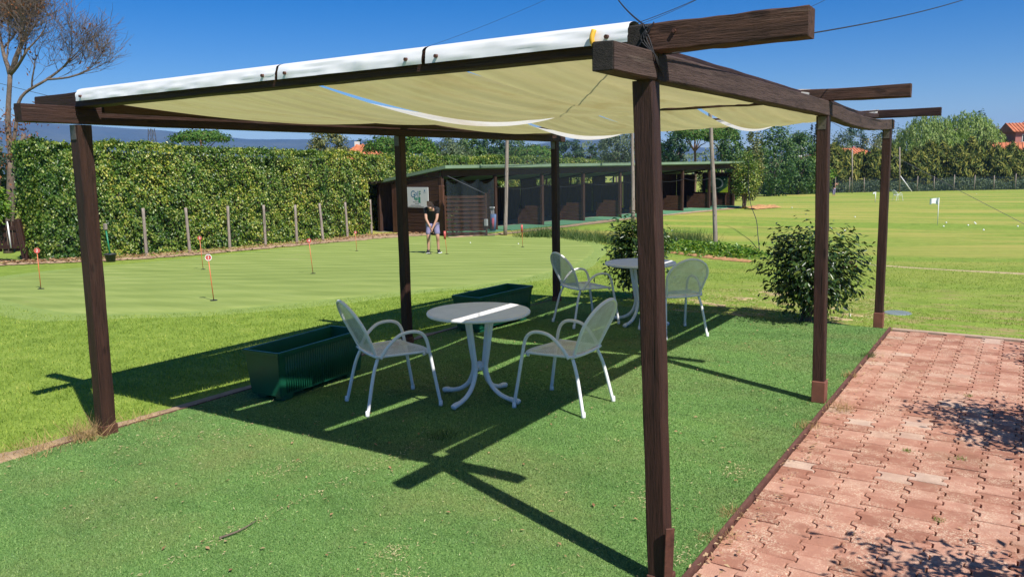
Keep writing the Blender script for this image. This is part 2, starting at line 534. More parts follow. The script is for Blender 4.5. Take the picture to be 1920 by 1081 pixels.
def paver_mat():
    m, nt, b, o = new_mat('red_concrete_pavers')
    g = nt.nodes.new('ShaderNodeNewGeometry')
    oi = nt.nodes.new('ShaderNodeObjectInfo')
    r = math_n(nt, 'FRACT', math_n(nt, 'ADD', g.outputs['Random Per Island'], math_n(nt, 'MULTIPLY', oi.outputs['Random'], 7.31)))
    base = ramp(nt, r, [(0.0, (0.31, 0.138, 0.092)), (0.3, (0.385, 0.182, 0.124)), (0.6, (0.445, 0.222, 0.155)), (0.9, (0.49, 0.265, 0.19)), (0.965, (0.48, 0.30, 0.22)), (1.0, (0.52, 0.38, 0.30))])
    v = geo_pos(nt)
    n = noise(nt, v, 9, 5, 0.7)
    base = mixc(nt, 0.55, base, ramp(nt, n, [(0.3, (0.72, 0.70, 0.68)), (0.7, (1.15, 1.15, 1.15))]), 'MULTIPLY')
    # exposed aggregate on worn pavers
    vo = nt.nodes.new('ShaderNodeTexVoronoi')
    vo.inputs['Scale'].default_value = 150
    nt.links.new(v, vo.inputs['Vector'])
    spk = ramp(nt, vo.outputs['Color'], [(0.45, (0, 0, 0)), (0.8, (1, 1, 1))])
    wn_ = noise(nt, v, 4.5, 4, 0.7)
    wm = ramp(nt, wn_, [(0.44, (0, 0, 0)), (0.60, (0.85, 0.85, 0.85))])
    base = mixc(nt, math_n(nt, 'MULTIPLY', spk, wm), base, (0.62, 0.47, 0.34))
    dirt = noise(nt, v, 1.3, 5, 0.7)
    dm = ramp(nt, dirt, [(0.53, (0, 0, 0)), (0.75, (0.5, 0.5, 0.5))])
    base = mixc(nt, dm, base, (0.24, 0.15, 0.085))
    nt.links.new(base, b.inputs['Base Color'])
    b.inputs['Roughness'].default_value = 0.9
    b.inputs['Specular IOR Level'].default_value = 0.25
    bump(nt, b, math_n(nt, 'ADD', vo.outputs['Distance'], n), 0.45, 0.004)
    return m


def fabric_mat():
    m, nt, b, o = new_mat('white_awning_fabric')
    v = coords(nt, 'Object', (1, 1, 1))
    n = noise(nt, coords(nt, 'Object', (6, 0.7, 1)), 1.6, 5, 0.6)
    col = ramp(nt, n, [(0.3, (0.70, 0.67, 0.58)), (0.7, (0.80, 0.79, 0.74))])
    sn = noise(nt, coords(nt, 'Object', (2.2, 0.8, 1)), 1.3, 6, 0.65)
    sf = ramp(nt, sn, [(0.52, (0, 0, 0)), (0.75, (0.6, 0.6, 0.6))])
    col = mixc(nt, sf, col, (0.55, 0.43, 0.27))
    nt.links.new(col, b.inputs['Base Color'])
    b.inputs['Roughness'].default_value = 0.55
    t = nt.nodes.new('ShaderNodeBsdfTranslucent')
    nt.links.new(mixc(nt, 1.0, col, (0.78, 0.70, 0.36), 'MULTIPLY'), t.inputs[0])
    mx = nt.nodes.new('ShaderNodeMixShader')
    mx.inputs[0].default_value = 0.38
    nt.links.new(b.outputs[0], mx.inputs[1])
    nt.links.new(t.outputs[0], mx.inputs[2])
    nt.links.new(mx.outputs[0], o.inputs['Surface'])
    wr = nt.nodes.new('ShaderNodeTexWave')
    wr.bands_direction = 'X'
    wr.inputs['Scale'].default_value = 1.3
    wr.inputs['Distortion'].default_value = 6
    wr.inputs['Detail Scale'].default_value = 0.6
    nt.links.new(coords(nt, 'Object', (1, 0.25, 1)), wr.inputs['Vector'])
    bump(nt, b, wr.outputs['Fac'], 0.5, 0.04)
    return m


def roll_mat():
    m, nt, b, o = new_mat('white_coated_fabric')
    v = coords(nt)
    n = noise(nt, coords(nt, 'Object', (2, 8, 8)), 1.5, 5, 0.6)
    col = ramp(nt, n, [(0.3, (0.74, 0.74, 0.74)), (0.7, (0.84, 0.84, 0.85))])
    nt.links.new(col, b.inputs['Base Color'])
    b.inputs['Roughness'].default_value = 0.35
    bump(nt, b, noise(nt, coords(nt, 'Object', (2, 6, 6)), 1.6, 2, 0.5), 0.25, 0.01)
    return m


def mesh_metal():
    """perforated steel sheet: round holes in UV space"""
    m, nt, b, o = new_mat('perforated_white_metal')
    gr = noise(nt, coords(nt), 9, 5, 0.7)
    nt.links.new(ramp(nt, gr, [(0.35, (0.62, 0.58, 0.54)), (0.6, (0.78, 0.77, 0.77))]), b.inputs['Base Color'])
    b.inputs['Roughness'].default_value = 0.4
    uv = nt.nodes.new('ShaderNodeUVMap')
    mp = nt.nodes.new('ShaderNodeMapping')
    mp.inputs['Scale'].default_value = (1, 1, 1)
    nt.links.new(uv.outputs[0], mp.inputs[0])
    fr = nt.nodes.new('ShaderNodeVectorMath')
    fr.operation = 'FRACTION'
    nt.links.new(mp.outputs[0], fr.inputs[0])
    ds = nt.nodes.new('ShaderNodeVectorMath')
    ds.operation = 'DISTANCE'
    nt.links.new(fr.outputs[0], ds.inputs[0])
    ds.inputs[1].default_value = (0.5, 0.5, 0)
    hole = math_n(nt, 'LESS_THAN', ds.outputs['Value'], 0.265)
    t = nt.nodes.new('ShaderNodeBsdfTransparent')
    mx = nt.nodes.new('ShaderNodeMixShader')
    nt.links.new(hole, mx.inputs[0])
    nt.links.new(b.outputs[0], mx.inputs[1])
    nt.links.new(t.outputs[0], mx.inputs[2])
    nt.links.new(mx.outputs[0], o.inputs['Surface'])
    return m


def mountain_mat():
    m, nt, b, o = new_mat('wooded_mountain')
    v = geo_pos(nt)
    n = noise(nt, v, 0.004, 8, 0.65)
    col = ramp(nt, n, [(0.35, (0.035, 0.06, 0.03)), (0.65, (0.08, 0.10, 0.05))])
    nt.links.new(col, b.inputs['Base Color'])
    b.inputs['Roughness'].default_value = 1
    return m


MT['lawn'] = lawn_mat()
MT['collar'] = collar_mat()
MT['blade'] = blade_mat()
MT['green'] = green_mat()
MT['turf'] = turf_mat(False)
MT['pile'] = turf_mat(True)
MT['paver'] = paver_mat()
MT['fabric'] = fabric_mat()
MT['roll'] = roll_mat()
MT['perf'] = mesh_metal()
MT['mountain'] = mountain_mat()
MT['earth'] = plain('bare_earth', (0.36, 0.25, 0.15), 0.95, 0, 0.25, 5, 0.7)
MT['strawearth'] = plain('dry_straw_ground', (0.44, 0.34, 0.18), 0.95, 0, 0.3, 14, 0.6)
MT['redearth'] = plain('orange_earth', (0.45, 0.24, 0.10), 0.95, 0, 0.25, 7, 0.8)


# ------------------------------------------------------------------ builders
def link(name, me, mat, parent=None, smooth=False, loc=None):
    o = bpy.data.objects.new(name, me)
    COL.objects.link(o)
    if mat is not None and not me.materials:
        me.materials.append(MT[mat] if isinstance(mat, str) else mat)
    if smooth:
        me.polygons.foreach_set('use_smooth', np.ones(len(me.polygons), bool))
    if parent is not None:
        o.parent = parent
    if loc is not None:
        o.location = loc
    return o


def thing(name, label, cat, loc=(0, 0, 0), rz=0.0, group=None):
    o = bpy.data.objects.new(name, None)
    o.empty_display_size = 0.1
    COL.objects.link(o)
    o.location = loc
    o.rotation_euler = (0, 0, rz)
    return tag(o, label, cat, group)


def tag(o, label=None, cat=None, group=None, kind=None):
    if label:
        o['label'] = label
    if cat:
        o['category'] = cat
    if group:
        o['group'] = group
    if kind:
        o['kind'] = kind
    return o


def np_mesh(name, V, F):
    """V (n,3) floats, F (m,k) ints"""
    V = np.asarray(V, np.float32)
    F = np.asarray(F, np.int32)
    me = bpy.data.meshes.new(name)
    me.vertices.add(len(V))
    me.vertices.foreach_set('co', V.ravel())
    k = F.shape[1]
    me.loops.add(F.size)
    me.loops.foreach_set('vertex_index', F.ravel())
    me.polygons.add(len(F))
    me.polygons.foreach_set('loop_start', np.arange(len(F), dtype=np.int32) * k)
    me.polygons.foreach_set('loop_total', np.full(len(F), k, np.int32))
    me.update(calc_edges=True)
    return me


class MB:
    """collects primitives into one mesh"""

    def __init__(self):
        self.bm = bmesh.new()

    def box(self, x0, x1, y0, y1, z0, z1, bev=0.0, mtx=None):
        b2 = bmesh.new()
        bmesh.ops.create_cube(b2, size=1)
        for v in b2.verts:
            v.co = Vector((x0 + (v.co.x + .5) * (x1 - x0), y0 + (v.co.y + .5) * (y1 - y0), z0 + (v.co.z + .5) * (z1 - z0)))
        if bev:
            bmesh.ops.bevel(b2, geom=b2.edges[:], offset=bev, segments=1, affect='EDGES')
        if mtx is not None:
            bmesh.ops.transform(b2, matrix=mtx, verts=b2.verts)
        self._merge(b2)
        return self

    def _merge(self, b2):
        me = bpy.data.meshes.new('tmp')
        b2.to_mesh(me)
        b2.free()
        self.bm.from_mesh(me)
        bpy.data.meshes.remove(me)

    def tube(self, pts, r, n=8, cap=True):
        pts = [Vector(p) for p in pts]
        rs = r if isinstance(r, (list, tuple)) else [r] * len(pts)
        rings = []
        prev = None
        for i, p in enumerate(pts):
            d = (pts[min(i + 1, len(pts) - 1)] - pts[max(i - 1, 0)]).normalized()
            if prev is None:
                a = d.orthogonal().normalized()
            else:
                a = (prev - d * prev.dot(d))
                a = a.normalized() if a.length > 1e-6 else d.orthogonal().normalized()
            prev = a
            b = d.cross(a)
            rings.append([self.bm.verts.new(p + (a * math.cos(2 * PI * k / n) + b * math.sin(2 * PI * k / n)) * rs[i]) for k in range(n)])
        for i in range(len(rings) - 1):
            for k in range(n):
                self.bm.faces.new((rings[i][k], rings[i][(k + 1) % n], rings[i + 1][(k + 1) % n], rings[i + 1][k]))
        if cap and n > 2:
            self.bm.faces.new(rings[0][::-1])
            self.bm.faces.new(rings[-1])
        return self

    def lathe(self, prof, n=32, center=(0, 0, 0)):
        c = Vector(center)
        rings = []
        for (r, z) in prof:
            if r < 1e-5:
                rings.append([self.bm.verts.new(c + Vector((0, 0, z)))])
            else:
                rings.append([self.bm.verts.new(c + Vector((r * math.cos(2 * PI * k / n), r * math.sin(2 * PI * k / n), z))) for k in range(n)])
        for a, b in zip(rings, rings[1:]):
            for k in range(n):
                k2 = (k + 1) % n
                if len(a) == 1 and len(b) == 1:
                    continue
                if len(a) == 1:
                    self.bm.faces.new((a[0], b[k2], b[k]))
                elif len(b) == 1:
                    self.bm.faces.new((a[k], a[k2], b[0]))
                else:
                    self.bm.faces.new((a[k], a[k2], b[k2], b[k]))
        return self

    def grid(self, f, nu, nv):
        vs = [[self.bm.verts.new(f(i / nu, j / nv)) for j in range(nv + 1)] for i in range(nu + 1)]
        for i in range(nu):
            for j in range(nv):
                self.bm.faces.new((vs[i][j], vs[i + 1][j], vs[i + 1][j + 1], vs[i][j + 1]))
        return self

    def poly(self, pts):
        self.bm.faces.new([self.bm.verts.new(Vector(p)) for p in pts])
        return self

    def prism(self, outline, z0, z1):
        lo = [self.bm.verts.new((x, y, z0)) for x, y in outline]
        hi = [self.bm.verts.new((x, y, z1)) for x, y in outline]
        n = len(outline)
        self.bm.faces.new(hi)
        self.bm.faces.new(lo[::-1])
        for i in range(n):
            self.bm.faces.new((lo[i], lo[(i + 1) % n], hi[(i + 1) % n], hi[i]))
        return self

    def mesh(self, name):
        bmesh.ops.recalc_face_normals(self.bm, faces=self.bm.faces[:])
        me = bpy.data.meshes.new(name)
        self.bm.to_mesh(me)
        self.bm.free()
        return me

    def build(self, name, mat, parent=None, smooth=False, loc=None):
        return link(name, self.mesh(name), mat, parent, smooth, loc)


def catmull(pts, n=8):
    pts = [Vector(p) for p in pts]
    P = [pts[0] * 2 - pts[1]] + pts + [pts[-1] * 2 - pts[-2]]
    out = []
    for i in range(1, len(P) - 2):
        for k in range(n):
            t = k / n
            out.append(0.5 * ((2 * P[i]) + (-P[i - 1] + P[i + 1]) * t + (2 * P[i - 1] - 5 * P[i] + 4 * P[i + 1] - P[i + 2]) * t * t + (-P[i - 1] + 3 * P[i] - 3 * P[i + 1] + P[i + 2]) * t ** 3))
    out.append(pts[-1])
    return out


def unit(v):
    return v / np.maximum(1e-9, np.linalg.norm(v, axis=-1, keepdims=True))


def leaf_cloud(P, N, U, L, W, fold=0.15):
    """leaves at P with normal N, pointing along U; L, W arrays or floats; folded rhombs of two triangles"""
    n = len(P)
    N = unit(N)
    U = unit(U - N * (U * N).sum(-1, keepdims=True))
    S = np.cross(N, U)
    L = np.broadcast_to(np.asarray(L, float), (n,))[:, None]
    W = np.broadcast_to(np.asarray(W, float), (n,))[:, None]
    V = np.empty((n, 4, 3))
    V[:, 0] = P - U * L * .5
    V[:, 1] = P + S * W * .5 + N * W * fold + U * L * 0.05
    V[:, 2] = P + U * L * .5 - N * L * 0.1
    V[:, 3] = P - S * W * .5 + N * W * fold + U * L * 0.05
    F = np.array([[0, 1, 2], [0, 2, 3]])[None] + (np.arange(n) * 4)[:, None, None]
    return V.reshape(-1, 3), F.reshape(-1, 3)


def leaves(name, mat, parent, P, N, U, L, W, fold=0.15, loc=None):
    V, F = leaf_cloud(P, N, U, L, W, fold)
    return link(name, np_mesh(name, V, F), mat, parent, False, loc)


def blades(P, H, W, lean=0.5):
    """one bent triangle pair per blade"""
    n = len(P)
    a = rng.uniform(0, 2 * PI, n)
    D = np.stack([np.cos(a), np.sin(a), np.zeros(n)], -1)
    S = np.stack([-np.sin(a), np.cos(a), np.zeros(n)], -1)
    b = rng.uniform(0, 2 * PI, n)
    Ld = np.stack([np.cos(b), np.sin(b), np.zeros(n)], -1) * (rng.uniform(0, lean, n) * H)[:, None]
    H = np.broadcast_to(np.asarray(H, float), (n,))
    V = np.empty((n, 3, 3))
    V[:, 0] = P - S * (W * .5)[:, None] if np.ndim(W) else P - S * W * .5
    V[:, 1] = P + S * (W * .5)[:, None] if np.ndim(W) else P + S * W * .5
    V[:, 2] = P + Ld + np.stack([np.zeros(n), np.zeros(n), H], -1)
    F = np.arange(n * 3).reshape(-1, 3)
    return V.reshape(-1, 3), F


def text_mesh(body, size, extrude=0.002):
    cu = bpy.data.curves.new('t', 'FONT')
    cu.body = body
    cu.size = size
    cu.extrude = extrude
    cu.align_x = 'CENTER'
    cu.align_y = 'CENTER'
    ob = bpy.data.objects.new('t', cu)
    COL.objects.link(ob)
    dg = bpy.context.evaluated_depsgraph_get()
    me = bpy.data.meshes.new_from_object(ob.evaluated_get(dg))
    bpy.data.objects.remove(ob)
    bpy.data.curves.remove(cu)
    return me


def skin_mesh(name, joints, edges, root, sub=2):
    names = list(joints)
    me = bpy.data.meshes.new(name)
    me.from_pydata([joints[k][0] for k in names], [(names.index(a), names.index(b)) for a, b in edges], [])
    ob = bpy.data.objects.new(name, me)
    COL.objects.link(ob)
    md = ob.modifiers.new('skin', 'SKIN')
    md.use_smooth_shade = True
    for k, d in zip(names, me.skin_vertices[0].data):
        r = joints[k][1]
        d.radius = (r, r) if not isinstance(r, tuple) else r
        d.use_root = (k == root)
    ss = ob.modifiers.new('sub', 'SUBSURF')
    ss.levels = sub
    ss.render_levels = sub
    dg = bpy.context.evaluated_depsgraph_get()
    out = bpy.data.meshes.new_from_object(ob.evaluated_get(dg))
    bpy.data.objects.remove(ob)
    out.name = name
    return out


def copy_tree(o, parent=None):
    c = o.copy()
    COL.objects.link(c)
    c.parent = parent
    for ch in list(o.children):
        copy_tree(ch, c)
    return c


def facing(loc):
    """rotation about z that turns local +y towards the camera"""
    d = Vector(CAM_P) - Vector(loc)
    return math.atan2(-d.x, d.y)


# ================================================================== SETTING
# lawn / terrain sheet: axes r (away from the camera) and s (sideways)
def axis_vals(lim, fine, step):
    a = list(np.arange(0, fine, step))
    x = fine
    st = step
    while x < lim:
        a.append(x)
        st *= 1.25
        x += st
    a.append(lim)
    return np.array(a)


rv = np.concatenate([-axis_vals(400, 8, 1.0)[::-1][:-1], axis_vals(6000, 60, 0.5)])
sv0 = axis_vals(6000, 40, 2.0)
sv = np.concatenate([-sv0[::-1][:-1], sv0])
RR, SS = np.meshgrid(rv, sv, indexing='ij')
X = CAM_P[0] + RR * FH[0] + SS * RH[0]
Y = CAM_P[1] + RR * FH[1] + SS * RH[1]
Z = np.interp(RR, _tr, _tz)
V = np.stack([X, Y, Z], -1).reshape(-1, 3)
nr, ns = RR.shape
ii = (np.arange(nr - 1)[:, None] * ns + np.arange(ns - 1)[None]).ravel()
F = np.stack([ii, ii + 1, ii + 1 + ns, ii + ns], -1)
lawn = link('lawn', np_mesh('lawn', V, F), 'lawn', None, True)
tag(lawn, 'mown lawn and practice field around the pergola', 'lawn', kind='structure')


def terrain_patch(name, outline, mat, dz, rings=24, center=None, n=160):
    """a sheet lying on the terrain inside a smooth closed outline"""
    pts = catmull(outline + [outline[0]], 10)[:-1]
    P = np.array([(p[0], p[1]) for p in pts])
    c = P.mean(0) if center is None else np.array(center)
    V = [(c[0], c[1], T(c[0], c[1]) + dz)]
    m = len(P)
    for k in range(1, rings + 1):
        Q = c + (P - c) * (k / rings)
        for q in Q:
            V.append((q[0], q[1], T(q[0], q[1]) + (dz if k < rings else -.03)))
    F3 = [(0, 1 + i, 1 + (i + 1) % m, 1 + (i + 1) % m) for i in range(m)]
    me = bpy.data.meshes.new(name)
    faces = [(0, 1 + i, 1 + (i + 1) % m) for i in range(m)]
    for k in range(rings - 1):
        a, b = 1 + k * m, 1 + (k + 1) * m
        for i in range(m):
            faces.append((a + i, b + i, b + (i + 1) % m, a + (i + 1) % m))
    me.from_pydata(V, [], faces)
    me.update()
    return link(name, me, mat, None, True)


green_px = [(-40, 560), (90, 589), (250, 592), (430, 583), (640, 562), (800, 545), (940, 531), (1050, 508), (1108, 484), (1121, 466), (1090, 452), (1010, 445), (900, 442), (760, 444), (660, 452), (540, 466), (400, 482), (250, 495), (120, 507), (10, 522), (-80, 540)]
green_out = [at(*q) for q in green_px]
gc = Vector((sum(p.x for p in green_out) / len(green_out), sum(p.y for p in green_out) / len(green_out), 0))
col_out = [Vector((p.x, p.y, 0)) + (Vector((p.x, p.y, 0)) - gc).normalized() * (.55 + .15 * math.sin(i * 2.1)) for i, p in enumerate(green_out)]
collar = terrain_patch('green_collar', col_out, 'collar', 0.006, 40)
tag(collar, 'short mown collar round the putting green', 'collar', kind='structure')
putting = terrain_patch('putting_green', green_out, 'green', 0.014, 40)
tag(putting, 'smooth pale putting green behind the pergola', 'putting green', kind='structure')

# artificial turf floor of the pergola, its edging and the strip of bare earth along it
TX0, TX1, TY0, TY1 = -4.20, 0.13, -5.0, 6.48
turf = MB().box(TX0, TX1, TY0, TY1, -0.06, 0.0).build('turf_floor', 'turf')
tag(turf, 'green artificial turf floor under the pergola', 'turf', kind='structure')
edg = MB()
edg.box(TX1 + .002, TX1 + 0.022, -5.0, 6.50, -0.06, 0.018)
edg.box(TX0 - 0.02, TX0 - .002, -0.4, 6.50, -0.06, 0.006)
tag(edg.build('turf_edging', 'edging'), 'thin rusty strip edging the turf', 'edging', kind='structure')


def strip(name, pts, widths, mat, dz, bumpy=0.0, tz=None):
    """an uneven ribbon on the ground"""
    c = catmull(pts, 12)
    V = []
    n = len(c)
    for i, p in enumerate(c):
        d = (c[min(i + 1, n - 1)] - c[max(i - 1, 0)])
        s = Vector((-d.y, d.x, 0)).normalized()
        w = np.interp(i / (n - 1), np.linspace(0, 1, len(widths)), widths)
        for k in (-1, -.5, 0, .5, 1):
            ww = w * k * 0.5 * (1 + (0.35 * random.uniform(-1, 1) if abs(k) == 1 else 0))
            q = p + s * ww
            z = (T(q.x, q.y) if tz is None else tz) + dz + (bumpy * random.random() if abs(k) < 1 else -0.01)
            V.append((q.x, q.y, z))
    F = [(i * 5 + k, i * 5 + k + 1, (i + 1) * 5 + k + 1, (i + 1) * 5 + k) for i in range(n - 1) for k in range(4)]
    me = bpy.data.meshes.new(name)
    me.from_pydata(V, [], F)
    me.update()
    o = link(name, me, mat, None, True)
    tag(o, name.replace('_', ' '), 'earth', kind='structure')
    return o


strip('earth_beside_turf', [(-4.30, -4, 0), (-4.33, -1.5, 0), (-4.33, -0.5, 0), (-4.3, 0.4, 0), (-4.28, 2, 0), (-4.28, 4, 0), (-4.25, 5.6, 0)], [.30, .30, .26, .18, .2, .26, .2], 'earth', 0.014, 0.012)
hp = [at(*q) for q in [(-60, 500), (60, 494), (170, 490), (300, 482), (430, 471), (560, 459), (650, 450), (720, 443), (800, 440)]]
strip('earth_below_hedge', hp, [1.0, 1.0, .8, .8, .8, .8, 1.4, 2.2, 1.2], 'earth', 0.03, 0.05)
ep = [at(*q) for q in [(840, 446), (950, 438), (1050, 426), (1170, 411), (1290, 399), (1400, 388)]]
strip('earth_in_front_of_bays', ep, [.3, .5, .7, .8, .9, .7], 'earth', 0.03, 0.03)
op = [at(*q) for q in [(1255, 474), (1290, 478), (1330, 483), (1370, 488), (1410, 492)]]
strip('orange_earth_edge', op, [.12, .25, .35, .35, .2], 'redearth', 0.02, 0.05)
op = [at(*q) for q in [(1405, 393), (1440, 389)]]
strip('earth_mound', op, [1.0, 1.6], 'redearth', 0.05, 0.2)
strip('path_across_field', [at(*q) for q in [(1640, 497), (1760, 505), (1930, 514), (2100, 524)]], [.3, .2, .35, .25], 'strawearth', 0.008, 0.0)

# paving: sand bed with interlocking double-T pavers
PX, PY, PE = 0.175, 0.140, 0.016
bed = MB().box(TX1 + 0.025, 4.2, -4.0, 6.46, -0.08, -0.022).build('paving', 'soil')
tag(bed, 'red interlocking paving beside the turf', 'paving', kind='structure')
kb = MB().box(TX1 + 0.03, 4.2, 6.465, 6.53, -0.08, 0.006, 0.006).build('paving_edge', 'kerb', bed)


def paver_mesh(clip=False):
    g = 0.0034
    h = PY / 2 - g
    q = PY / 4
    t = 0.010
    hw, nw = PX / 2 + PE - g, PX / 2 - PE - g
    right = [(hw, -h), (hw, -q - t + 0.002), (nw, -q + t), (nw, q - t), (hw, q + t - 0.002), (hw, h)]
    left = [(-x, y) for x, y in right[::-1]]
    if clip:
        left = [(-PX / 2, h), (-PX / 2, -h)]
    out = right + left
    b = 0.0055
    bm = bmesh.new()
    lo = [bm.verts.new((x, y, -0.03)) for x, y in out]
    mid = [bm.verts.new((x, y, -b)) for x, y in out]
    hi = [bm.verts.new((x * (1 - b / 0.09), y * (1 - b / 0.07), 0)) for x, y in out]
    n = len(out)
    bm.faces.new(hi)
    for i in range(n):
        j = (i + 1) % n
        bm.faces.new((lo[i], lo[j], mid[j], mid[i]))
        bm.faces.new((mid[i], mid[j], hi[j], hi[i]))
    bmesh.ops.recalc_face_normals(bm, faces=bm.faces[:])
    me = bpy.data.meshes.new('paver')
    bm.to_mesh(me)
    bm.free()
    me.materials.append(MT['paver'])
    return me


pv, pv0 = paver_mesh(), paver_mesh(True)
spots = []
x0 = TX1 + 0.03 + PX / 2
for i in range(22):
    for j in range(-26, 46):
        cx = x0 + i * PX
        cy = 0.0 + j * PY + (PY / 2 if i % 2 else 0)
        if cy + PY / 2 > 6.46:
            continue
        d = np.array([cx, cy, 0]) - CAM_P
        zc = d @ FW
        inside = False
        if zc > 0.3:
            u, w = 960 + FPX * (d @ RT) / zc, 540.5 - FPX * (d @ UP) / zc
            inside = -60 < u < 1980 and w < 1140
        spots.append((cx, cy, i, inside, zc))
vis = sorted([s for s in spots if s[3]], key=lambda s: s[4])
single = set(id(s) for s in vis[:300])
restV, restF, nb = [], [], 0
bmr = bmesh.new()
for s in spots:
    cx, cy, i, ins, zc = s
    mesh = pv0 if i == 0 else pv
    tilt = (random.gauss(0, .010), random.gauss(0, .010), random.gauss(0, .006))
    z = random.gauss(0, 0.0022)
    if id(s) in single:
        o = bpy.data.objects.new('paver', mesh)
        COL.objects.link(o)
        o.location = (cx, cy, z)
        o.rotation_euler = tilt
        o.parent = bed
    else:
        k = len(bmr.verts)
        bmr.from_mesh(mesh)
        bmr.verts.ensure_lookup_table()
        mtx = Matrix.Translation((cx, cy, z)) @ Matrix.Rotation(tilt[0], 4, 'X') @ Matrix.Rotation(tilt[1], 4, 'Y')
        for v in bmr.verts[k:]:
            v.co = mtx @ v.co
me = bpy.data.meshes.new('pavers_beyond')
bmr.to_mesh(me)
bmr.free()
o = link('pavers_beyond', me, 'paver', bed)
o['kind'] = 'stuff'

# mountains on the horizon
def mountain(name, label, a0, a1, dist, hfun, seed):
    n = 90
    V = []
    for i in range(n + 1):
        a = a0 + (a1 - a0) * i / n
        for j in range(9):
            t = j / 8
            dd = dist + 1400 * (1 - t)
            px = a
            base = pt(px, 300, dd if j < 8 else dist + 1400)
            hgt = hfun(i / n)
            prof = math.sin(t * PI * 0.5) if True else 0
            nz = (float(smooth_noise2(np.array([i * 1.0]), np.array([j * 1.7]), seed, 4.0)[0]) - .5) * 0.28
            top = pt(px, hgt, dist + 1400)
            dd = dist + 1400 * t
            b = pt(px, 300, dd)
            z = -20 + (top.z + 20) * (t ** 0.9) * (1 + nz * (1 - t) * 2)
            V.append((b.x, b.y, z))
    F = [(i * 9 + j, (i + 1) * 9 + j, (i + 1) * 9 + j + 1, i * 9 + j + 1) for i in range(n) for j in range(8)]
    me = bpy.data.meshes.new(name)
    me.from_pydata(V, [], F)
    me.update()
    o = link(name, me, 'mountain', None, True)
    tag(o, label, 'mountain', kind='structure')
    return o


def ridge(seed, pts):
    xs = [p[0] for p in pts]
    ys = [p[1] for p in pts]

    def f(t):
        return float(np.interp(t, xs, ys)) + 3.0 * (float(smooth_noise2(np.array([t * 60]), np.array([0.0]), seed, 4.0)[0]) - .5) + 1.2 * (float(smooth_noise2(np.array([t * 200]), np.array([0.0]), seed + 5, 3.0)[0]) - .5)
    return f


mountain('mountain', 'long blue mountain ridge beyond the hedge', -500, 1060, 2600, ridge(3, [(0, 226), (.25, 228), (.36, 228), (.5, 242), (.62, 262), (.75, 262), (.85, 265), (1, 285)]), 1)
mountain('mountain', 'lower blue mountain seen between the far posts', 900, 2300, 3000, ridge(9, [(0, 290), (.08, 268), (.14, 258), (.19, 262), (.3, 276), (.5, 280), (1, 286)]), 2)

# ================================================================== PERGOLA
perg = thing('pergola', 'dark brown timber pergola with a sagging white fabric roof', 'pergola')
ZB, ZT = 2.185, 2.292          # long beams
ZC0, ZC1 = 2.287, 2.395        # cross beams
W = 4.156
LY = {'near': 0.0, 'mid': 3.327, 'far': 6.565}


def timber(name, p0, p1, w, h, mat, parent=perg, seg=10, sag=0.0, wob=0.003, top_dir=None, bev=0.006):
    """a squared timber from p0 to p1 with a slightly uneven surface; object origin at its middle"""
    p0, p1 = Vector(p0), Vector(p1)
    mid = (p0 + p1) / 2
    d = (p1 - p0)
    L = d.length
    d.normalize()
    upv = Vector((0, 0, 1)) if abs(d.z) < .9 else Vector((0, 1, 0))
    s = d.cross(upv).normalized()
    u = s.cross(d).normalized()
    prof = []
    hw, hh = w / 2, h / 2
    for (a, b) in ((-1, -1), (1, -1), (1, 1), (-1, 1)):
        c1 = (a * hw, b * (hh - bev)) if a * b > 0 else (a * (hw - bev), b * hh)
        c2 = (a * (hw - bev), b * hh) if a * b > 0 else (a * hw, b * (hh - bev))
        prof += [c1, c2] if (a, b) in ((-1, -1), (1, 1)) else [c1, c2]
    bm = bmesh.new()
    rings = []
    for i in range(seg + 1):
        t = i / seg
        off = sag * 4 * t * (1 - t)
        ring = []
        for (a, b) in prof:
            ja, jb = random.uniform(-wob, wob), random.uniform(-wob, wob)
            ring.append(bm.verts.new(p0 - mid + d * L * t + s * (a + ja) + u * (b + jb) - Vector((0, 0, off))))
        rings.append(ring)
    for i in range(seg):
        for k in range(8):
            bm.faces.new((rings[i][k], rings[i][(k + 1) % 8], rings[i + 1][(k + 1) % 8], rings[i + 1][k]))
    bm.faces.new(rings[0][::-1])
    bm.faces.new(rings[-1])
    bmesh.ops.recalc_face_normals(bm, faces=bm.faces[:])
    me = bpy.data.meshes.new(name)
    bm.to_mesh(me)
    bm.free()
    return link(name, me, mat, parent, False, mid)


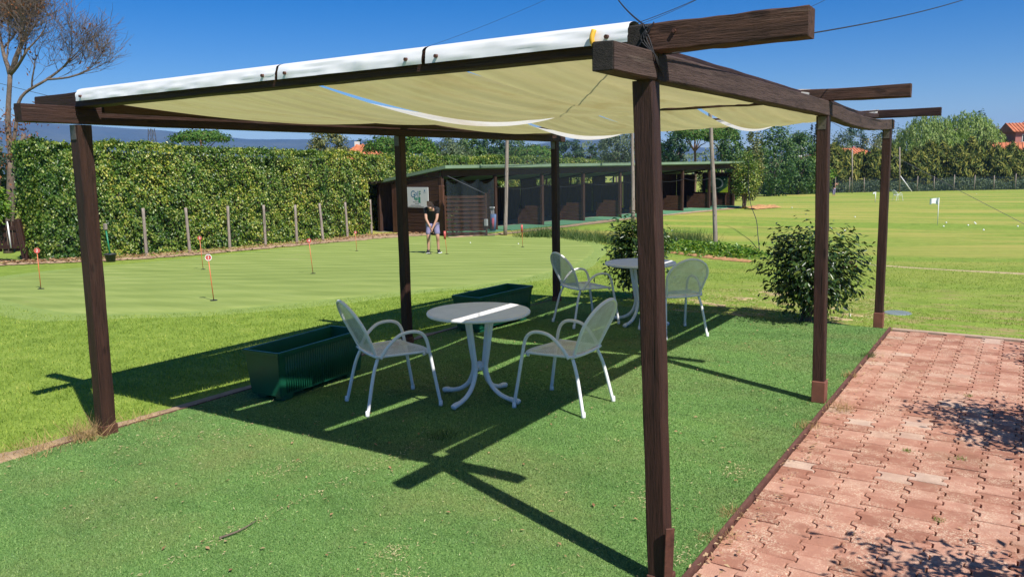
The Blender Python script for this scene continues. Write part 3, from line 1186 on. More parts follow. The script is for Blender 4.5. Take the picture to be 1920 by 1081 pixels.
# posts: (base x, base y, top x, top y)
R_mid = flat(1535.5, 752)
R_far = flat(1647, 613)
L_far = flat(1044, 564)
L_mid = Vector((-4.18, 3.36, 0))
L_near = flat(200, 811)
posts = [('near right', (0.062, 0.045), (-0.008, 0.0)), ('mid right', (R_mid.x, R_mid.y), (0.0, LY['mid'])), ('far right', (R_far.x, R_far.y), (0.0, LY['far'])),
         ('far left', (L_far.x, L_far.y), (-W, LY['far'])), ('mid left', (L_mid.x, L_mid.y), (-W, LY['mid'])), ('near left', (L_near.x, L_near.y), (-W, 0.0))]
for k, (nm, b, t) in enumerate(posts):
    pw = 0.102 if k == 5 else 0.087
    p = timber('post', (b[0], b[1], -0.03), (t[0], t[1], ZB - 0.001), pw, pw, 'wood_z', perg, 14, 0, 0.0018)
    mid = p.location
    sh = MB()
    hs = 0.17 if k in (1, 2) else (0.07 if k else 0.05)
    sw = pw / 2 + .007
    sh.box(b[0] - sw, b[0] + sw, b[1] - sw, b[1] + sw, 0.0 - (0.05 if k in (3, 4, 5) else 0.0), hs, 0.005)
    so = sh.build('post_shoe', 'shoe' if k in (1, 2) else 'rust', p)
    so.location = -mid
    # bracket on the inner face
    br = MB()
    sx = -1 if k < 3 else 1
    br.box(t[0] - 0.03, t[0] + 0.03, t[1] - pw / 2 - .0065, t[1] - pw / 2 - .0015, ZB - 0.10, ZB - 0.004)
    br.box(t[0] - 0.022, t[0] - 0.014, t[1] - pw / 2 - .0090, t[1] - pw / 2 - .0060, ZB - 0.03, ZB - 0.022)
    br.box(t[0] + 0.012, t[0] + 0.020, t[1] - pw / 2 - .0090, t[1] - pw / 2 - .0060, ZB - 0.07, ZB - 0.062)
    if k != 0:
        bo = br.build('bracket', 'galv', p)
        bo.location = -mid
    else:
        br.bm.free()
        # rusty flat bar standing against the near post's foot, sprung away from it
        fl = MB()
        fl.box(-0.02, 0.02, -0.004, 0.004, 0.0, 0.30, 0.002)
        fo = fl.build('steel_bar', 'rust', p)
        fo.location = Vector((0.112, -0.002, 0.0)) - mid
        fo.rotation_euler = (math.radians(4), 0, math.radians(40))

# long beams
b1 = timber('long_beam', (0, -0.41, (ZB + ZT) / 2), (0, LY['mid'] + 0.06, (ZB + ZT) / 2), 0.088, ZT - ZB, 'beam_y', perg, 16, -0.004, 0.002)
endg = MB().box(-0.042, 0.042, -0.4135, -0.409, ZB + .002, ZT - .002, 0.003).build('end_grain', 'char', b1)
endg.location = -b1.location
b2 = timber('long_beam', (0, LY['mid'] + 0.068, (ZB + ZT) / 2), (0, LY['far'] + 0.04, (ZB + ZT) / 2), 0.088, ZT - ZB, 'beam_y', perg, 20, 0.045, 0.002)
MB().box(-0.046, 0.046, LY['far'] + .05, LY['far'] + .17, ZB + .004, ZT - .004, 0.004).build('beam_end_block', 'worn_y', perg)
timber('long_beam', (-W, -0.40, (ZB + ZT) / 2 + .01), (-W, LY['far'] + 0.22, (ZB + ZT) / 2), 0.088, ZT - ZB + .01, 'wood_y', perg, 20, 0.0, 0.002)
# strap plates wrapped round the right beam at the near post
MB().box(-0.0475, 0.0475, -0.005, 0.085, ZB - 0.003, ZT - .006, 0.003).build('strap_plate', 'char', perg)
# cross beams
n1 = timber('cross_beam', (-4.62, 0, (ZC0 + ZC1) / 2 + .005), (-0.02, 0, (ZC0 + ZC1) / 2 + .005), 0.10, ZC1 - ZC0 - .006, 'wood_x', perg, 24, 0, 0.002)
timber('cross_beam_end', (-0.03, 0.004, (ZC0 + ZC1) / 2 + .004), (0.63, 0.004, (ZC0 + ZC1) / 2 + .004), 0.104, 0.108, 'worn_x', perg, 10, 0, 0.003)
bl = MB()
bl.tube([(0.13, -0.0485, 2.36), (0.13, -0.058, 2.36)], 0.008, 10)
bl.build('bolt', 'rust', perg)
MB().box(-0.16, 0.02, -0.052, 0.056, ZC0 + 0.004, ZC1 + .004, 0.006).build('blackened_wood', 'char', perg)
timber('cross_beam', (-4.45, LY['mid'], (ZC0 + ZC1) / 2), (0.585, LY['mid'], (ZC0 + ZC1) / 2 - .004), 0.09, 0.09, 'worn_x', perg, 30, 0, 0.004)
timber('cross_beam', (-4.45, LY['far'], (ZC0 + ZC1) / 2 + .002), (0.51, LY['far'], (ZC0 + ZC1) / 2 + .006), 0.09, 0.085, 'wood_x', perg, 30, 0, 0.002)
# battens lying on the long beams that pin the fabric edge
timber('batten', (-0.045, 0.16, ZT + 0.026), (-0.045, 2.72, ZT + 0.016), 0.035, 0.05, 'wood_y', perg, 10, 0, 0.002)
timber('batten', (-0.03, LY['mid'] + 0.16, ZT + 0.022), (-0.03, 6.0, ZT + 0.012), 0.035, 0.045, 'wood_y', perg, 10, 0.03, 0.002)
timber('batten', (-W + 0.12, 0.1, ZT + 0.0), (-W + 0.10, 6.4, ZT + 0.0), 0.035, 0.06, 'wood_y', perg, 12, 0, 0.003)

# canopy: four strips per bay, sagging between the cross beams; the right hem of some strips droops
JX = [(-4.03, -2.89), (-2.86, -2.065), (-2.03, -1.085), (-1.045, -0.085)]
SAG = {(0, 0): (.09, .11, .0), (0, 1): (.15, .125, .075), (0, 2): (.160, .085, .0), (0, 3): (.125, .07, 0.),
       (1, 0): (.09, .12, .085), (1, 1): (.165, .11, .0), (1, 2): (.14, .11, .075), (1, 3): (.150, .07, 0.)}
bays = [(0.045, LY['mid'] - 0.05), (LY['mid'] + 0.05, LY['far'] - 0.05)]
for bi, (ya, yb) in enumerate(bays):
    for pi, (xa, xb) in enumerate(JX):
        sl, sr, dr = SAG[(bi, pi)]
        free = 0.10 if (bi, pi) in ((0, 2),) else (0.05 if (bi, pi) == (0, 3) else 0.0)

        def f(u, v, sl=sl, sr=sr, dr=dr, xa=xa, xb=xb, ya=ya, yb=yb, free=free, bi=bi, pi=pi):
            x = xa + (xb - xa) * u
            b = 4 * v * (1 - v)
            s = (sl + (sr - sl) * u) * b
            edge = max(0.0, (u - 0.85) / 0.15)
            s += dr * edge ** 1.4 * b * (.35 + 1.1 * v)
            yy = ya + (yb - ya) * v
            fb = free * math.sin(PI * min(1, max(0, u))) * v ** 6
            yy -= fb * 1.6
            wr = 0.006 * math.sin(u * 23 + v * 3 + pi) * b + 0.004 * math.sin(u * 51 + v * 9)
            # narrow waist mid-span opens the slit between strips
            x += (0.010 if u > .5 else -0.010) * -b * abs(u - .5) * 2
            return Vector((x, yy, 2.342 - s - fb * 0.9 + wr))
        MB().grid(f, 26, 34).build('canopy_strip', 'fabric', perg, True)
# fabric sleeve folded over the near cross beam, in three lengths with eyelets
for (xa, xb) in ((-4.05, -2.11), (-2.095, -1.105), (-1.085, -0.055)):
    n = max(8, int((xb - xa) / 0.035))
    seed = int(xa * 100)

    def rollf(u, v, xa=xa, xb=xb, seed=seed):
        x = xa + (xb - xa) * u
        a = -0.62 * PI + v * 1.55 * PI          # from the front lower edge over the top to the back
        pinch = 1.0
        for e in (xa + .07, xb - .09, (xa + xb) / 2 + .1):
            pinch -= 0.16 * math.exp(-((x - e) / 0.05) ** 2) * (1 if a < 0 else .3)
        nz = 0.0025 * math.sin(x * 11 + seed) + 0.0012 * math.sin(x * 37)
        ang = v
        # rounded section leaning back: front face, top, back face
        if ang < .40:
            t = ang / .40
            yy, zz = -0.076 + 0.016 * t ** 1.6, 2.333 + t * 0.073
        elif ang < .72:
            t = (ang - .40) / .32
            yy, zz = -0.060 + t * 0.120, 2.406 + 0.016 * math.sin(PI * t)
        else:
            t = (ang - .72) / .28
            yy, zz = 0.060 + .004 * t, 2.406 - t * 0.06
        rel = (smooth_noise2(x * 1.0 + 50, ang * 2.0 + 3, 31, .16) - .5) * .010 + (smooth_noise2(x * 1.0 + 50, ang * .6, 32, .05) - .5) * .004
        for e, am in ((-3.42, .012), (-1.0, .014), (xa + .07, .008), (xb - .09, .008)):
            rel -= am * math.exp(-((x - e - (ang - .3) * .25) / .035) ** 2) * math.exp(-((ang - .22) / .2) ** 2)
        yy -= abs(nz) * (1 if ang < .45 else 0) + max(-.002, rel * (1 if ang < .4 else .1))
        if ang < .40:
            yy -= (1 - pinch) * .035 * math.sin(PI * ang / .40)
        return Vector((x, yy, zz))
    ro = MB().grid(rollf, n, 18).build('fabric_sleeve', 'roll', perg, True)
    for e in (xa + .07, xb - .09):
        ey = MB()
        ey.tube([(e, -0.060, 2.362), (e, -0.0915, 2.360)], 0.0085, 12)
        ey.build('eyelet', 'rust', ro)
# sleeve end folded back at the left, hem roll on the mid beam
def midroll(u, v):
    x = -4.0 + 3.9 * u
    a = PI * (1.15 - 1.3 * v)
    w = 1 + 0.12 * math.sin(x * 9) + 0.08 * math.sin(x * 23)
    return Vector((x, LY['mid'] + math.cos(a) * 0.056 * w, 2.345 + math.sin(a) * 0.052 * w))


MB().grid(midroll, 60, 12).build('fabric_hem', 'fabric', perg, True)


def farroll(u, v):
    x = -4.0 + 3.9 * u
    a = PI * (1.1 - 1.2 * v)
    w = 1 + 0.10 * math.sin(x * 8 + 1)
    return Vector((x, LY['far'] + math.cos(a) * 0.054 * w, 2.345 + math.sin(a) * 0.052 * w))


MB().grid(farroll, 60, 12).build('fabric_hem', 'fabric', perg, True)
# yellow strap clipped round the sleeve
ys = MB()
ys.tube(catmull([(-0.20, -0.085, 2.392), (-0.205, -0.094, 2.36), (-0.20, -0.092, 2.335), (-0.185, -0.088, 2.325)], 5), 0.011, 8)
ys.build('yellow_strap', 'yellow', perg, True)


# cords and wires
def cord(name, pts, r, mat, label, cat='wire', smooth=True, group=None):
    o = MB().tube(pts, r, 6).build(name, mat, None, True)
    tag(o, label, cat, group)
    return o


def sagged(a, b, s, n=24):
    a, b = Vector(a), Vector(b)
    return [a.lerp(b, i / n) - Vector((0, 0, s * 4 * (i / n) * (1 - i / n))) for i in range(n + 1)]


knot = Vector((0.02, -0.062, 2.385))
cord('cord', sagged(knot, pt(1150, -14, 6.0), 0.02), 0.004, 'cord', 'black cord rising from the near beam crossing to the upper left', 'cord')
cord('cord', sagged((0.058, 0.02, 2.285), pt(1830, -8, 9.0), 0.05), 0.004, 'cord', 'black cord running from the near corner up to the right', 'cord')
kn = MB()
for k in range(4):
    a = .012 * k
    kn.tube(catmull([(0.0 + a, -0.056, 2.395), (0.03 - a, -0.060, 2.34), (0.05, -0.058, 2.28), (0.056, -0.03 + a, 2.24), (0.056, 0.03, 2.20 + a)], 5), 0.003, 5)
kn.tube(catmull([(0.05, -0.06, 2.40), (0.03, -0.062, 2.37), (0.0, -0.062, 2.33), (-0.03, -0.06, 2.30)], 5), 0.003, 5)
tag(kn.build('rope_knot', 'cord', None, True), 'black rope lashing tied round the near beam crossing', 'rope')
wa, wb = pt(1040, 90, 60), pt(1330, -12, 40)
cord('overhead_wire', sagged(pt(1115, 68, 30), pt(1330, -12, 30), 0.1), 0.012, 'cord', 'upper of two thin wires above the sleeve near the right corner', 'wire')
cord('overhead_wire', sagged(pt(1105, 74, 30), pt(1318, -6, 30), 0.14), 0.008, 'cord', 'lower of two thin wires above the sleeve near the right corner', 'wire')
cord('overhead_wire', sagged(pt(1440, 40, 30), pt(1570, -12, 30), 0.1), 0.008, 'cord', 'short thin wire crossing the sky above the beam end', 'wire')
cord('overhead_wire', sagged(pt(740, 108, 60), pt(1040, -8, 60), 0.2), 0.010, 'cord', 'faint thin wire crossing the open sky above the sleeve', 'wire')
cord('overhead_wire', sagged(pt(-20, 151, 34), pt(300, 222, 34), 0.1), 0.010, 'cord', 'thin wire passing behind the bare tree trunk', 'wire')

# ================================================================== FURNITURE
def make_table(label, loc, rz):
    t = thing('garden_table', label, 'table', loc, rz, 'round white garden tables')
    R = 0.415
    tp = MB().lathe([(0, .722), (R - .035, .722), (R - .018, .7245), (R - .006, .722), (R, .712), (R - .002, .700), (R - .010, .694), (R - .02, .697), (R - .04, .706), (0, .706)], 64)
    tp.build('tabletop', 'tabletop', t, True)
    ring = MB().lathe([(0.11, .690), (.15, .690), (.15, .705), (.11, .705), (.11, .690)], 24).build('mount_ring', 'whitepaint', t, True)
    hub = MB()
    hub.lathe([(0, .235), (.022, .235), (.026, .245), (.026, .295), (.022, .305), (0, .305)], 16)
    for k in range(4):
        a = k * PI / 2 + PI / 4
        hub.tube([(0, 0, .27), (math.cos(a) * .055, math.sin(a) * .055, .27)], 0.011, 8)
    hub.build('hub', 'whitepaint', t, True)
    for k in range(4):
        a = k * PI / 2 + PI / 4
        c, s = math.cos(a), math.sin(a)
        prof = [(.135, .695), (.118, .62), (.098, .50), (.078, .38), (.060, .28), (.072, .20), (.115, .12), (.185, .065), (.255, .040), (.305, .030)]
        path = catmull([(r * c, r * s, z) for r, z in prof], 5)
        lg = MB().tube(path, 0.0185, 10).build('leg', 'whitepaint', t, True)
        ft = MB()
        ft.tube(catmull([(.285 * c, .285 * s, .034), (.318 * c, .318 * s, .031), (.352 * c, .352 * s, .028), (.374 * c, .374 * s, .018)], 4), [0.020] * 4 + [.023] * 4 + [.023] * 4 + [.015], 10)
        ft.build('foot', 'whitepaint', lg, True)
    return t


tb1 = make_table('round white table with a bright sun stripe between the two near chairs', (-2.30, 2.03, 0), math.radians(45))
tb2 = make_table('round white table standing behind the near right post', (-2.44, 5.54, 0), math.radians(40))


def uv_grid(name, f, nu, nv, pitch, mat, parent, size):
    me = MB().grid(f, nu, nv)
    bm = me.bm
    uvl = bm.loops.layers.uv.new('UVMap')
    bm.verts.index_update()
    for fc in bm.faces:
        for lp in fc.loops:
            k = lp.vert.index
            i, j = divmod(k, nv + 1)
            lp[uvl].uv = (i / nu * size[0] / pitch, j / nv * size[1] / pitch)
    return me.build(name, mat, parent, True)


def make_chair(label):
    c = thing('garden_chair', label, 'chair', (0, 0, 0), 0, 'white metal mesh armchairs')

    def seatf(u, v):
        # v 0 back .. 1 front, u across
        w = 0.222 + 0.025 * math.sin(v * PI * .6)
        y = -0.225 + 0.485 * v
        if v > .8:
            y -= (abs(u - .5) * 2) ** 2.4 * 0.11 * (v - .8) / .2
        x = (u - .5) * 2 * w
        z = 0.440 - 0.016 * math.sin(PI * v) * (1 - (2 * u - 1) ** 2) - 0.022 * max(0, (v - .86) / .14) ** 2 + 0.010 * (2 * u - 1) ** 2
        return Vector((x, y, z))
    seat = uv_grid('seat', seatf, 20, 24, 0.0085, 'perf', c, (.48, .47))
    rim = MB()
    loop = [seatf(0, v / 12) for v in range(13)] + [seatf(u / 12, 1) for u in range(1, 12)] + [seatf(1, 1 - v / 12) for v in range(13)] + [seatf(1 - u / 12, 0) for u in range(1, 12)]
    rim.tube([p - Vector((0, 0, .006)) for p in loop + [loop[0]]], 0.011, 7)
    rim.build('seat_rim', 'whitepaint', seat, True)
    hw = 0.235

    def backpt(s, inner=1.0):
        # outline parameter s: -1 left foot .. 0 top .. 1 right foot
        a = abs(s)
        if a < .62:
            th = a / .62 * PI / 2
            x = hw * math.sin(th)
            h = 0.22 + 0.20 * math.cos(th)
        else:
            t = (a - .62) / .38
            x = hw - 0.045 * t
            h = 0.22 * (1 - t)
        x *= inner
        return Vector((math.copysign(x, s), -0.215 - 0.17 * h / .42 - 0.03 * (h / .42) ** 2, 0.44 + h))
    fr = MB().tube([backpt(-1 + 2 * k / 44) for k in range(45)], 0.013, 8).build('back_frame', 'whitepaint', c, True)

    def backf(u, v):
        # v from the bottom to the top, u across
        h = 0.03 + 0.388 * v
        if h <= .22:
            w = hw - 0.045 * (1 - h / .22)
        else:
            w = hw * math.sqrt(max(0.0, 1 - ((h - .22) / .20) ** 2))
        x = (u - .5) * 2 * w
        bow = -0.020 * (1 - (2 * u - 1) ** 2) * min(1, w / .2)
        return Vector((x, -0.215 - 0.17 * h / .42 - 0.03 * (h / .42) ** 2 + bow, 0.44 + h))
    uv_grid('backrest', backf, 20, 24, 0.0085, 'perf', c, (.45, .40))
    for s in (-1, 1):
        # front leg, arm loop and rear arm end are one bent tube
        path = catmull([(s * .285, .270, .0), (s * .268, .222, .28), (s * .260, .195, .44), (s * .258, .170, .545), (s * .258, .125, .598), (s * .258, .05, .615), (s * .257, -.04, .600), (s * .252, -.115, .545), (s * .243, -.165, .485), (s * .232, -.195, .430)], 6)
        MB().tube(path, 0.0135, 9).build('arm', 'whitepaint', c, True)
        MB().tube(catmull([(s * .195, -.205, .43), (s * .215, -.255, .30), (s * .245, -.325, .0)], 6), 0.0135, 9).build('leg', 'whitepaint', c, True)
        for (x, y) in ((s * .285, .265), (s * .245, -.325)):
            MB().lathe([(0, .0), (.0155, .0), (.017, .01), (.014, .045), (0, .05)], 10, (x, y, 0)).build('foot_cap', 'whitepaint', c, True)
        MB().tube([(s * .225, .17, .432), (s * .259, .197, .432)], .007, 6).build('seat_joint', 'whitepaint', c, True)
    return c


def yaw_from(front, back):
    d = Vector(front) - Vector(back)
    return math.atan2(-d.x, d.y)


chair0 = make_chair('white mesh armchair left of the near table')
chair_specs = [
    ('white mesh armchair left of the near table, in front of the planter', [(658, 750), (699, 780), (768, 729), (817, 763)], 'LB RB LF RF'),
    ('white mesh armchair right of the near table, its back towards the right', [(1042, 732), (1143, 750), (972, 765), (1084, 783)], None),
]
# chair 1: rear legs at (658,750),(699,780); front legs at (768,729),(817,763)
C1r = (flat(658, 750) + flat(699, 780)) / 2
C1f = (flat(768, 729) + flat(817, 763)) / 2
C2r = (flat(1084, 783) + flat(1143, 750)) / 2
C2f = (flat(972, 765) + flat(1042, 732)) / 2
C3r = (flat(1043, 608) + flat(1090, 590)) / 2
C3f = (flat(1101, 598) + flat(1154, 607)) / 2
places = [((C1r + C1f) / 2, yaw_from(C1f, C1r), 'white mesh armchair left of the near table, beside the planter'),
          ((C2r + C2f) / 2, yaw_from(C2f, C2r), 'white mesh armchair right of the near table, with its back to the near post'),
          (Vector((-3.02, 5.24, 0)), math.radians(-31), 'white mesh armchair left of the far table, in front of the far left post'),
          (Vector((-1.87, 5.17, 0)), math.radians(48), 'white mesh armchair seen from behind, right of the far table')]
for i, (p, rz, lab) in enumerate(places):
    c = chair0 if i == 0 else copy_tree(chair0)
    c['label'] = lab
    off = Matrix.Rotation(rz, 3, 'Z') @ Vector((0, 0.03, 0))
    c.location = Vector((p.x, p.y, 0)) + off
    c.rotation_euler = (0, 0, rz)


def make_planter(label, loc, rz):
    t = thing('planter_trough', label, 'planter', loc, rz, 'green plastic planter troughs')
    L, Wd, H = 1.08, 0.40, 0.42
    bm = bmesh.new()

    def ring(l, w, z):
        return [bm.verts.new((sx * w / 2, sy * l / 2, z)) for sx, sy in ((-1, -1), (1, -1), (1, 1), (-1, 1))]
    prof = [(L - .08, Wd - .075, .045), (L - .02, Wd - .02, H - .035), (L, Wd, H - .035), (L + .005, Wd + .005, H), (L - .05, Wd - .05, H), (L - .055, Wd - .055, H - .03), (L - .10, Wd - .09, .20)]
    rings = [ring(*p) for p in prof]
    for a, b in zip(rings, rings[1:]):
        for k in range(4):
            bm.faces.new((a[k], a[(k + 1) % 4], b[(k + 1) % 4], b[k]))
    bm.faces.new(rings[0][::-1])
    bm.faces.new(rings[-1])
    bmesh.ops.bevel(bm, geom=[e for e in bm.edges], offset=0.006, segments=2, affect='EDGES')
    bmesh.ops.recalc_face_normals(bm, faces=bm.faces[:])
    me = bpy.data.meshes.new('trough')
    bm.to_mesh(me)
    bm.free()
    body = link('trough', me, 'planter', t, False)
    # vertical ribs on the long sides
    for s in (-1, 1):
        rb = MB()
        n = 34
        for k in range(n):
            y = -L / 2 + .09 + (L - .18) * k / (n - 1)
            x0, x1 = s * (Wd / 2 - .032), s * (Wd / 2 - .012)
            rb.tube([(x0, y * .96, .07), (x1, y, H - .045)], 0.006, 5)
        rb.build('ribbing', 'planter', t, True)
    for sx in (-1, 1):
        for sy in (-1, 1):
            MB().box(sx * .10 - .05, sx * .10 + .05, sy * .40 - .06, sy * .40 + .06, 0, .055, .012).build('foot', 'planter', t)
    MB().box(-Wd / 2 + .05, Wd / 2 - .05, -L / 2 + .055, L / 2 - .055, .24, .26).build('soil_fill', 'soil', t)
    return t


make_planter('long dark green plastic planter on the turf behind the near left chair', (-3.83, 1.62, 0), math.radians(4))
make_planter('long dark green plastic planter half hidden behind the near table', (-3.90, 4.62, 0), math.radians(-3))

# ================================================================== HEDGE AND FENCES
def hedge(name, label, x0, y0, y1, h0, h1, depth):
    root = thing(name, label, 'hedge', (x0, y0, T(x0, y0)))
    base = np.array([x0, y0, T(x0, y0)])
    N = 135000
    k = rng.random(N)
    P = np.empty((N, 3))
    Nn = np.empty((N, 3))
    # faces: front 62 %, top 26 %, near end 8 %, back few
    s = rng.random(N)
    yy = y0 + (y1 - y0) * s ** 1.25
    hh = h0 + (h1 - h0) * s ** 1.25 + (smooth_noise2(yy, yy * 0, 4, 1.1) - .5) * 0.16
    zz = rng.random(N) * hh
    fr = k < .70
    tp = (k >= .70) & (k < .93)
    en = k >= .93
    bul = (smooth_noise2(yy * 1.0, zz, 11, 0.9) - .5) * 0.26 + (smooth_noise2(yy, zz, 12, 0.26) - .5) * 0.26
    P[:, 0] = x0 + bul + rng.normal(0, .035, N)
    P[:, 1] = yy
    P[:, 2] = zz
    Nn[:] = (1, 0, 0.25)
    dx = rng.random(N) * depth
    P[tp, 0] = x0 - dx[tp]
    P[tp, 2] = hh[tp] + rng.normal(0, .05, tp.sum()) + (smooth_noise2(yy[tp] * 1.0, dx[tp], 14, .4) - .5) * .2
    Nn[tp] = (0.2, 0, 1)
    P[en, 0] = x0 - dx[en]
    P[en, 1] = y0 + bul[en]
    P[en, 2] = rng.random(en.sum()) * h0
    Nn[en] = (.1, -1, .25)
    notch = fr & (P[:, 1] > 23.45) & (P[:, 1] < 34) & (P[:, 2] < 2.32)   # the shed's back corner stands in a recess of the hedge
    P[notch, 0] -= 1.15
    side = notch & (rng.random(N) < .08)
    P[side, 0] = x0 - rng.random(int(side.sum())) * 1.15
    P[side, 1] = 23.45 + rng.normal(0, .05, int(side.sum()))
    g = terr(P[:, 0], P[:, 1])
    P[:, 2] += g
    Nn = unit(Nn) + rng.normal(0, .45, (N, 3))
    U = np.tile(np.array([[.25, 0, -1.0]]), (N, 1)) + rng.normal(0, .55, (N, 3))
    U[tp] = rng.normal(0, 1, (tp.sum(), 3))
    L = rng.uniform(.07, .118, N)
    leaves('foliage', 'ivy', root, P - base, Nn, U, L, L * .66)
    core = MB()
    n = 40
    for i in range(n):
        a, b = y0 + (y1 - y0) * i / n, y0 + (y1 - y0) * (i + 1) / n
        h = h0 + (h1 - h0) * i / n
        g = T(x0, (a + b) / 2)
        core.box(x0 - depth - base[0] + .15, x0 - .20 - base[0], a - base[1] + (.12 if i == 0 else 0), b - base[1] - .001, g - .1 - base[2] + (2.3 if 23.2 < (a + b) / 2 < 34.5 else 0), g + h - .22 - base[2])
    gn = T(x0, 28)
    core.box(x0 - 1.75 - base[0], x0 - 1.35 - base[0], 23.0 - base[1], 34.6 - base[1], gn - .1 - base[2], gn + 2.6 - base[2])
    core.build('inner_twigs', 'twigs', root)
    return root


hedge('tall_hedge', 'tall clipped leafy hedge with grey stakes along its foot', -23.3, 9.4, 47.0, 3.60, 3.22, 1.1)

stake_px = [(121, 484, 388), (275, 481, 391), (356, 475, 390), (431, 468, 387), (498, 462, 385), (557, 458, 385), (606, 453, 382), (652, 447, 380), (697, 438, 375)]
ordn = ['first', 'second', 'third', 'fourth', 'fifth', 'sixth', 'seventh', 'eighth', 'ninth', 'tenth', 'eleventh', 'twelfth', 'thirteenth', 'fourteenth', 'fifteenth', 'sixteenth']
for i, (x, yb, yt) in enumerate(stake_px):
    p = at(x, yb)
    p.x = -23.05 + 0.0 * i if i > 0 else p.x
    b = at(x, yb)
    hgt = (yb - yt) / FPX * ((b.x - CAM_P[0]) * FH[0] + (b.y - CAM_P[1]) * FH[1]) * 1.01
    lean = [(.06, .03), (-.02, .03), (0, -.03), (.02, .02), (.03, 0), (-.04, .05), (-.12, .02), (-.1, .05), (-.03, .02)][i]
    pts = catmull([(0, 0, -.1), (lean[0] * .4, lean[1] * .4, hgt * .45), (lean[0], lean[1], hgt)], 4)
    o = MB().tube(pts, [.055 - .001 * q for q in range(len(pts))], 8).build('fence_stake', 'grey_z', None, True, b)
    tag(o, ['grey wooden stake at the hedge foot beside the brown gate', None][0] if i == 0 else 'grey wooden stake at the hedge foot, %s from the left' % ordn[i], 'stake', 'grey stakes along the hedge')

# brown slatted gate at the left edge
gp = at(50, 492)
gdir = RH
ga = math.atan2(RH[1], RH[0])
gate = thing('wooden_gate', 'brown picket gate with two rails at the left edge', 'gate', gp, ga)
gpost = MB().box(-.08, .08, -.07, .07, -.1, 1.32, .01).build('gate_post', 'wood_z', gate)
gpost.rotation_euler = (0, math.radians(-6), 0)
for k in range(7):
    MB().box(-.33 - k * .175, -.19 - k * .175, .02, .05, .34 + .01 * (k % 3), 1.24 + .02 * ((k * 7) % 3), .004).build('slat', 'wood_z', gate)
for z in (.42, .98):
    MB().box(-1.6, -.06, -.03, .018, z, z + .12, .005).build('rail', 'wood_x', gate)
wp = MB().tube([(-.38, -.06, .45), (-.41, -.06, 1.25)], .022, 8).build('pale_rod', 'whitepaint', gate, True)
# leaning pale trunk behind the gate
tag(MB().tube([at(-6, 470), at(-6, 470) + Vector((-.05, .05, 1.9))], [.12, .10], 8).build('pale_pole', 'grey_z', None, True), 'pale thick pole standing behind the brown gate', 'pole')


def bush(name, label, cat, loc, size, n, leaf, mat, seed=0, stems=7, flowers=0, clumps=60, flat_top=0.0, shell=0.55, stemmat='bark', group=None, stem_h=0.45, lean=(0, 0)):
    root = thing(name, label, cat, loc, 0, group)
    r = np.random.default_rng(seed)
    sx, sy, sz = size
    d = unit(r.normal(0, 1, (clumps, 3)))
    rad = r.uniform(shell, 1.0, clumps)[:, None]
    C = d * rad * np.array([sx / 2, sy / 2, sz / 2 * .8])
    C[:, 2] += sz * .56
    C[:, 0] += lean[0] * (C[:, 2] / sz)
    k = r.integers(0, clumps, n)
    sp = min(sx, sy, sz) * .105
    P = C[k] + r.normal(0, 1, (n, 3)) * sp
    P[:, 2] = np.maximum(P[:, 2], .05)
    out = unit(P - np.array([0, 0, sz * .45]))
    N = out * .6 + np.array([0, 0, .7]) + r.normal(0, .45, (n, 3))
    U = out + np.array([0, 0, -.25]) + r.normal(0, .5, (n, 3))
    L = r.uniform(.7, 1.25, n) * leaf
    leaves('foliage', mat, root, P, N, U, L, L * .42)
    st = MB()
    for i in range(stems):
        tgt = Vector(C[r.integers(0, clumps)])
        b = Vector((r.normal(0, .05), r.normal(0, .05), -.03))
        m = b.lerp(tgt, .5) + Vector((0, 0, .1 * sz))
        st.tube(catmull([b, m, tgt], 5), [.018 * sz * (1 - .07 * q) for q in range(11)], 6)
    for i in range(clumps // 2):
        tgt = Vector(C[r.integers(0, clumps)])
        b = Vector((0, 0, sz * .35)).lerp(tgt, .3)
        st.tube([b, tgt], [.006 * sz, .003 * sz], 4)
    st.build('stems', stemmat, root, True)
    if flowers:
        P = C[r.integers(0, clumps, flowers)] * 1.05
        P = np.repeat(P, 8, 0) + r.normal(0, .02, (flowers * 8, 3))
        leaves('blossom', 'flower', root, P, r.normal(0, 1, P.shape), r.normal(0, 1, P.shape), .05, .04)
    return root


# clipped shrub over the gate, and its shaded neighbour
gb = at(36, 488)
bush('leafy_shrub', 'bright yellow green shrub hanging over the brown gate', 'shrub', (gb.x + .45, gb.y - 1.1, gb.z + 1.05), (1.75, 1.2, 1.45), 4200, .16, 'brightleaf', 21, 6, clumps=80)
bush('leafy_shrub', 'low leafy shrub between the brown gate and the hedge end', 'shrub', at(85, 489) + Vector((.15, -.25, 0)), (.9, .8, 1.3), 1500, .12, 'brightleaf', 22, 6, clumps=60)

# black pot with a green-handled tool
pp = at(208, 491)
pot = thing('plant_pot', 'black plastic pot standing at the hedge foot behind the near left post', 'pot', pp)
MB().lathe([(0, 0), (.12, 0), (.155, .22), (.17, .22), (.172, .25), (.15, .25), (.135, .21), (0, .2)], 20).build('pot_body', 'pot', pot, True)
tl = thing('garden_tool', 'green handled tool leaning in the black pot', 'tool', pp + Vector((0, 0, .2)))
MB().tube([(0.0, 0, 0), (-.14, .02, .75)], .022, 8).build('handle', 'greenhose', tl, True)
MB().box(-.20, -.08, -.03, .05, .74, .93, .02).build('head', 'grey_z', tl)

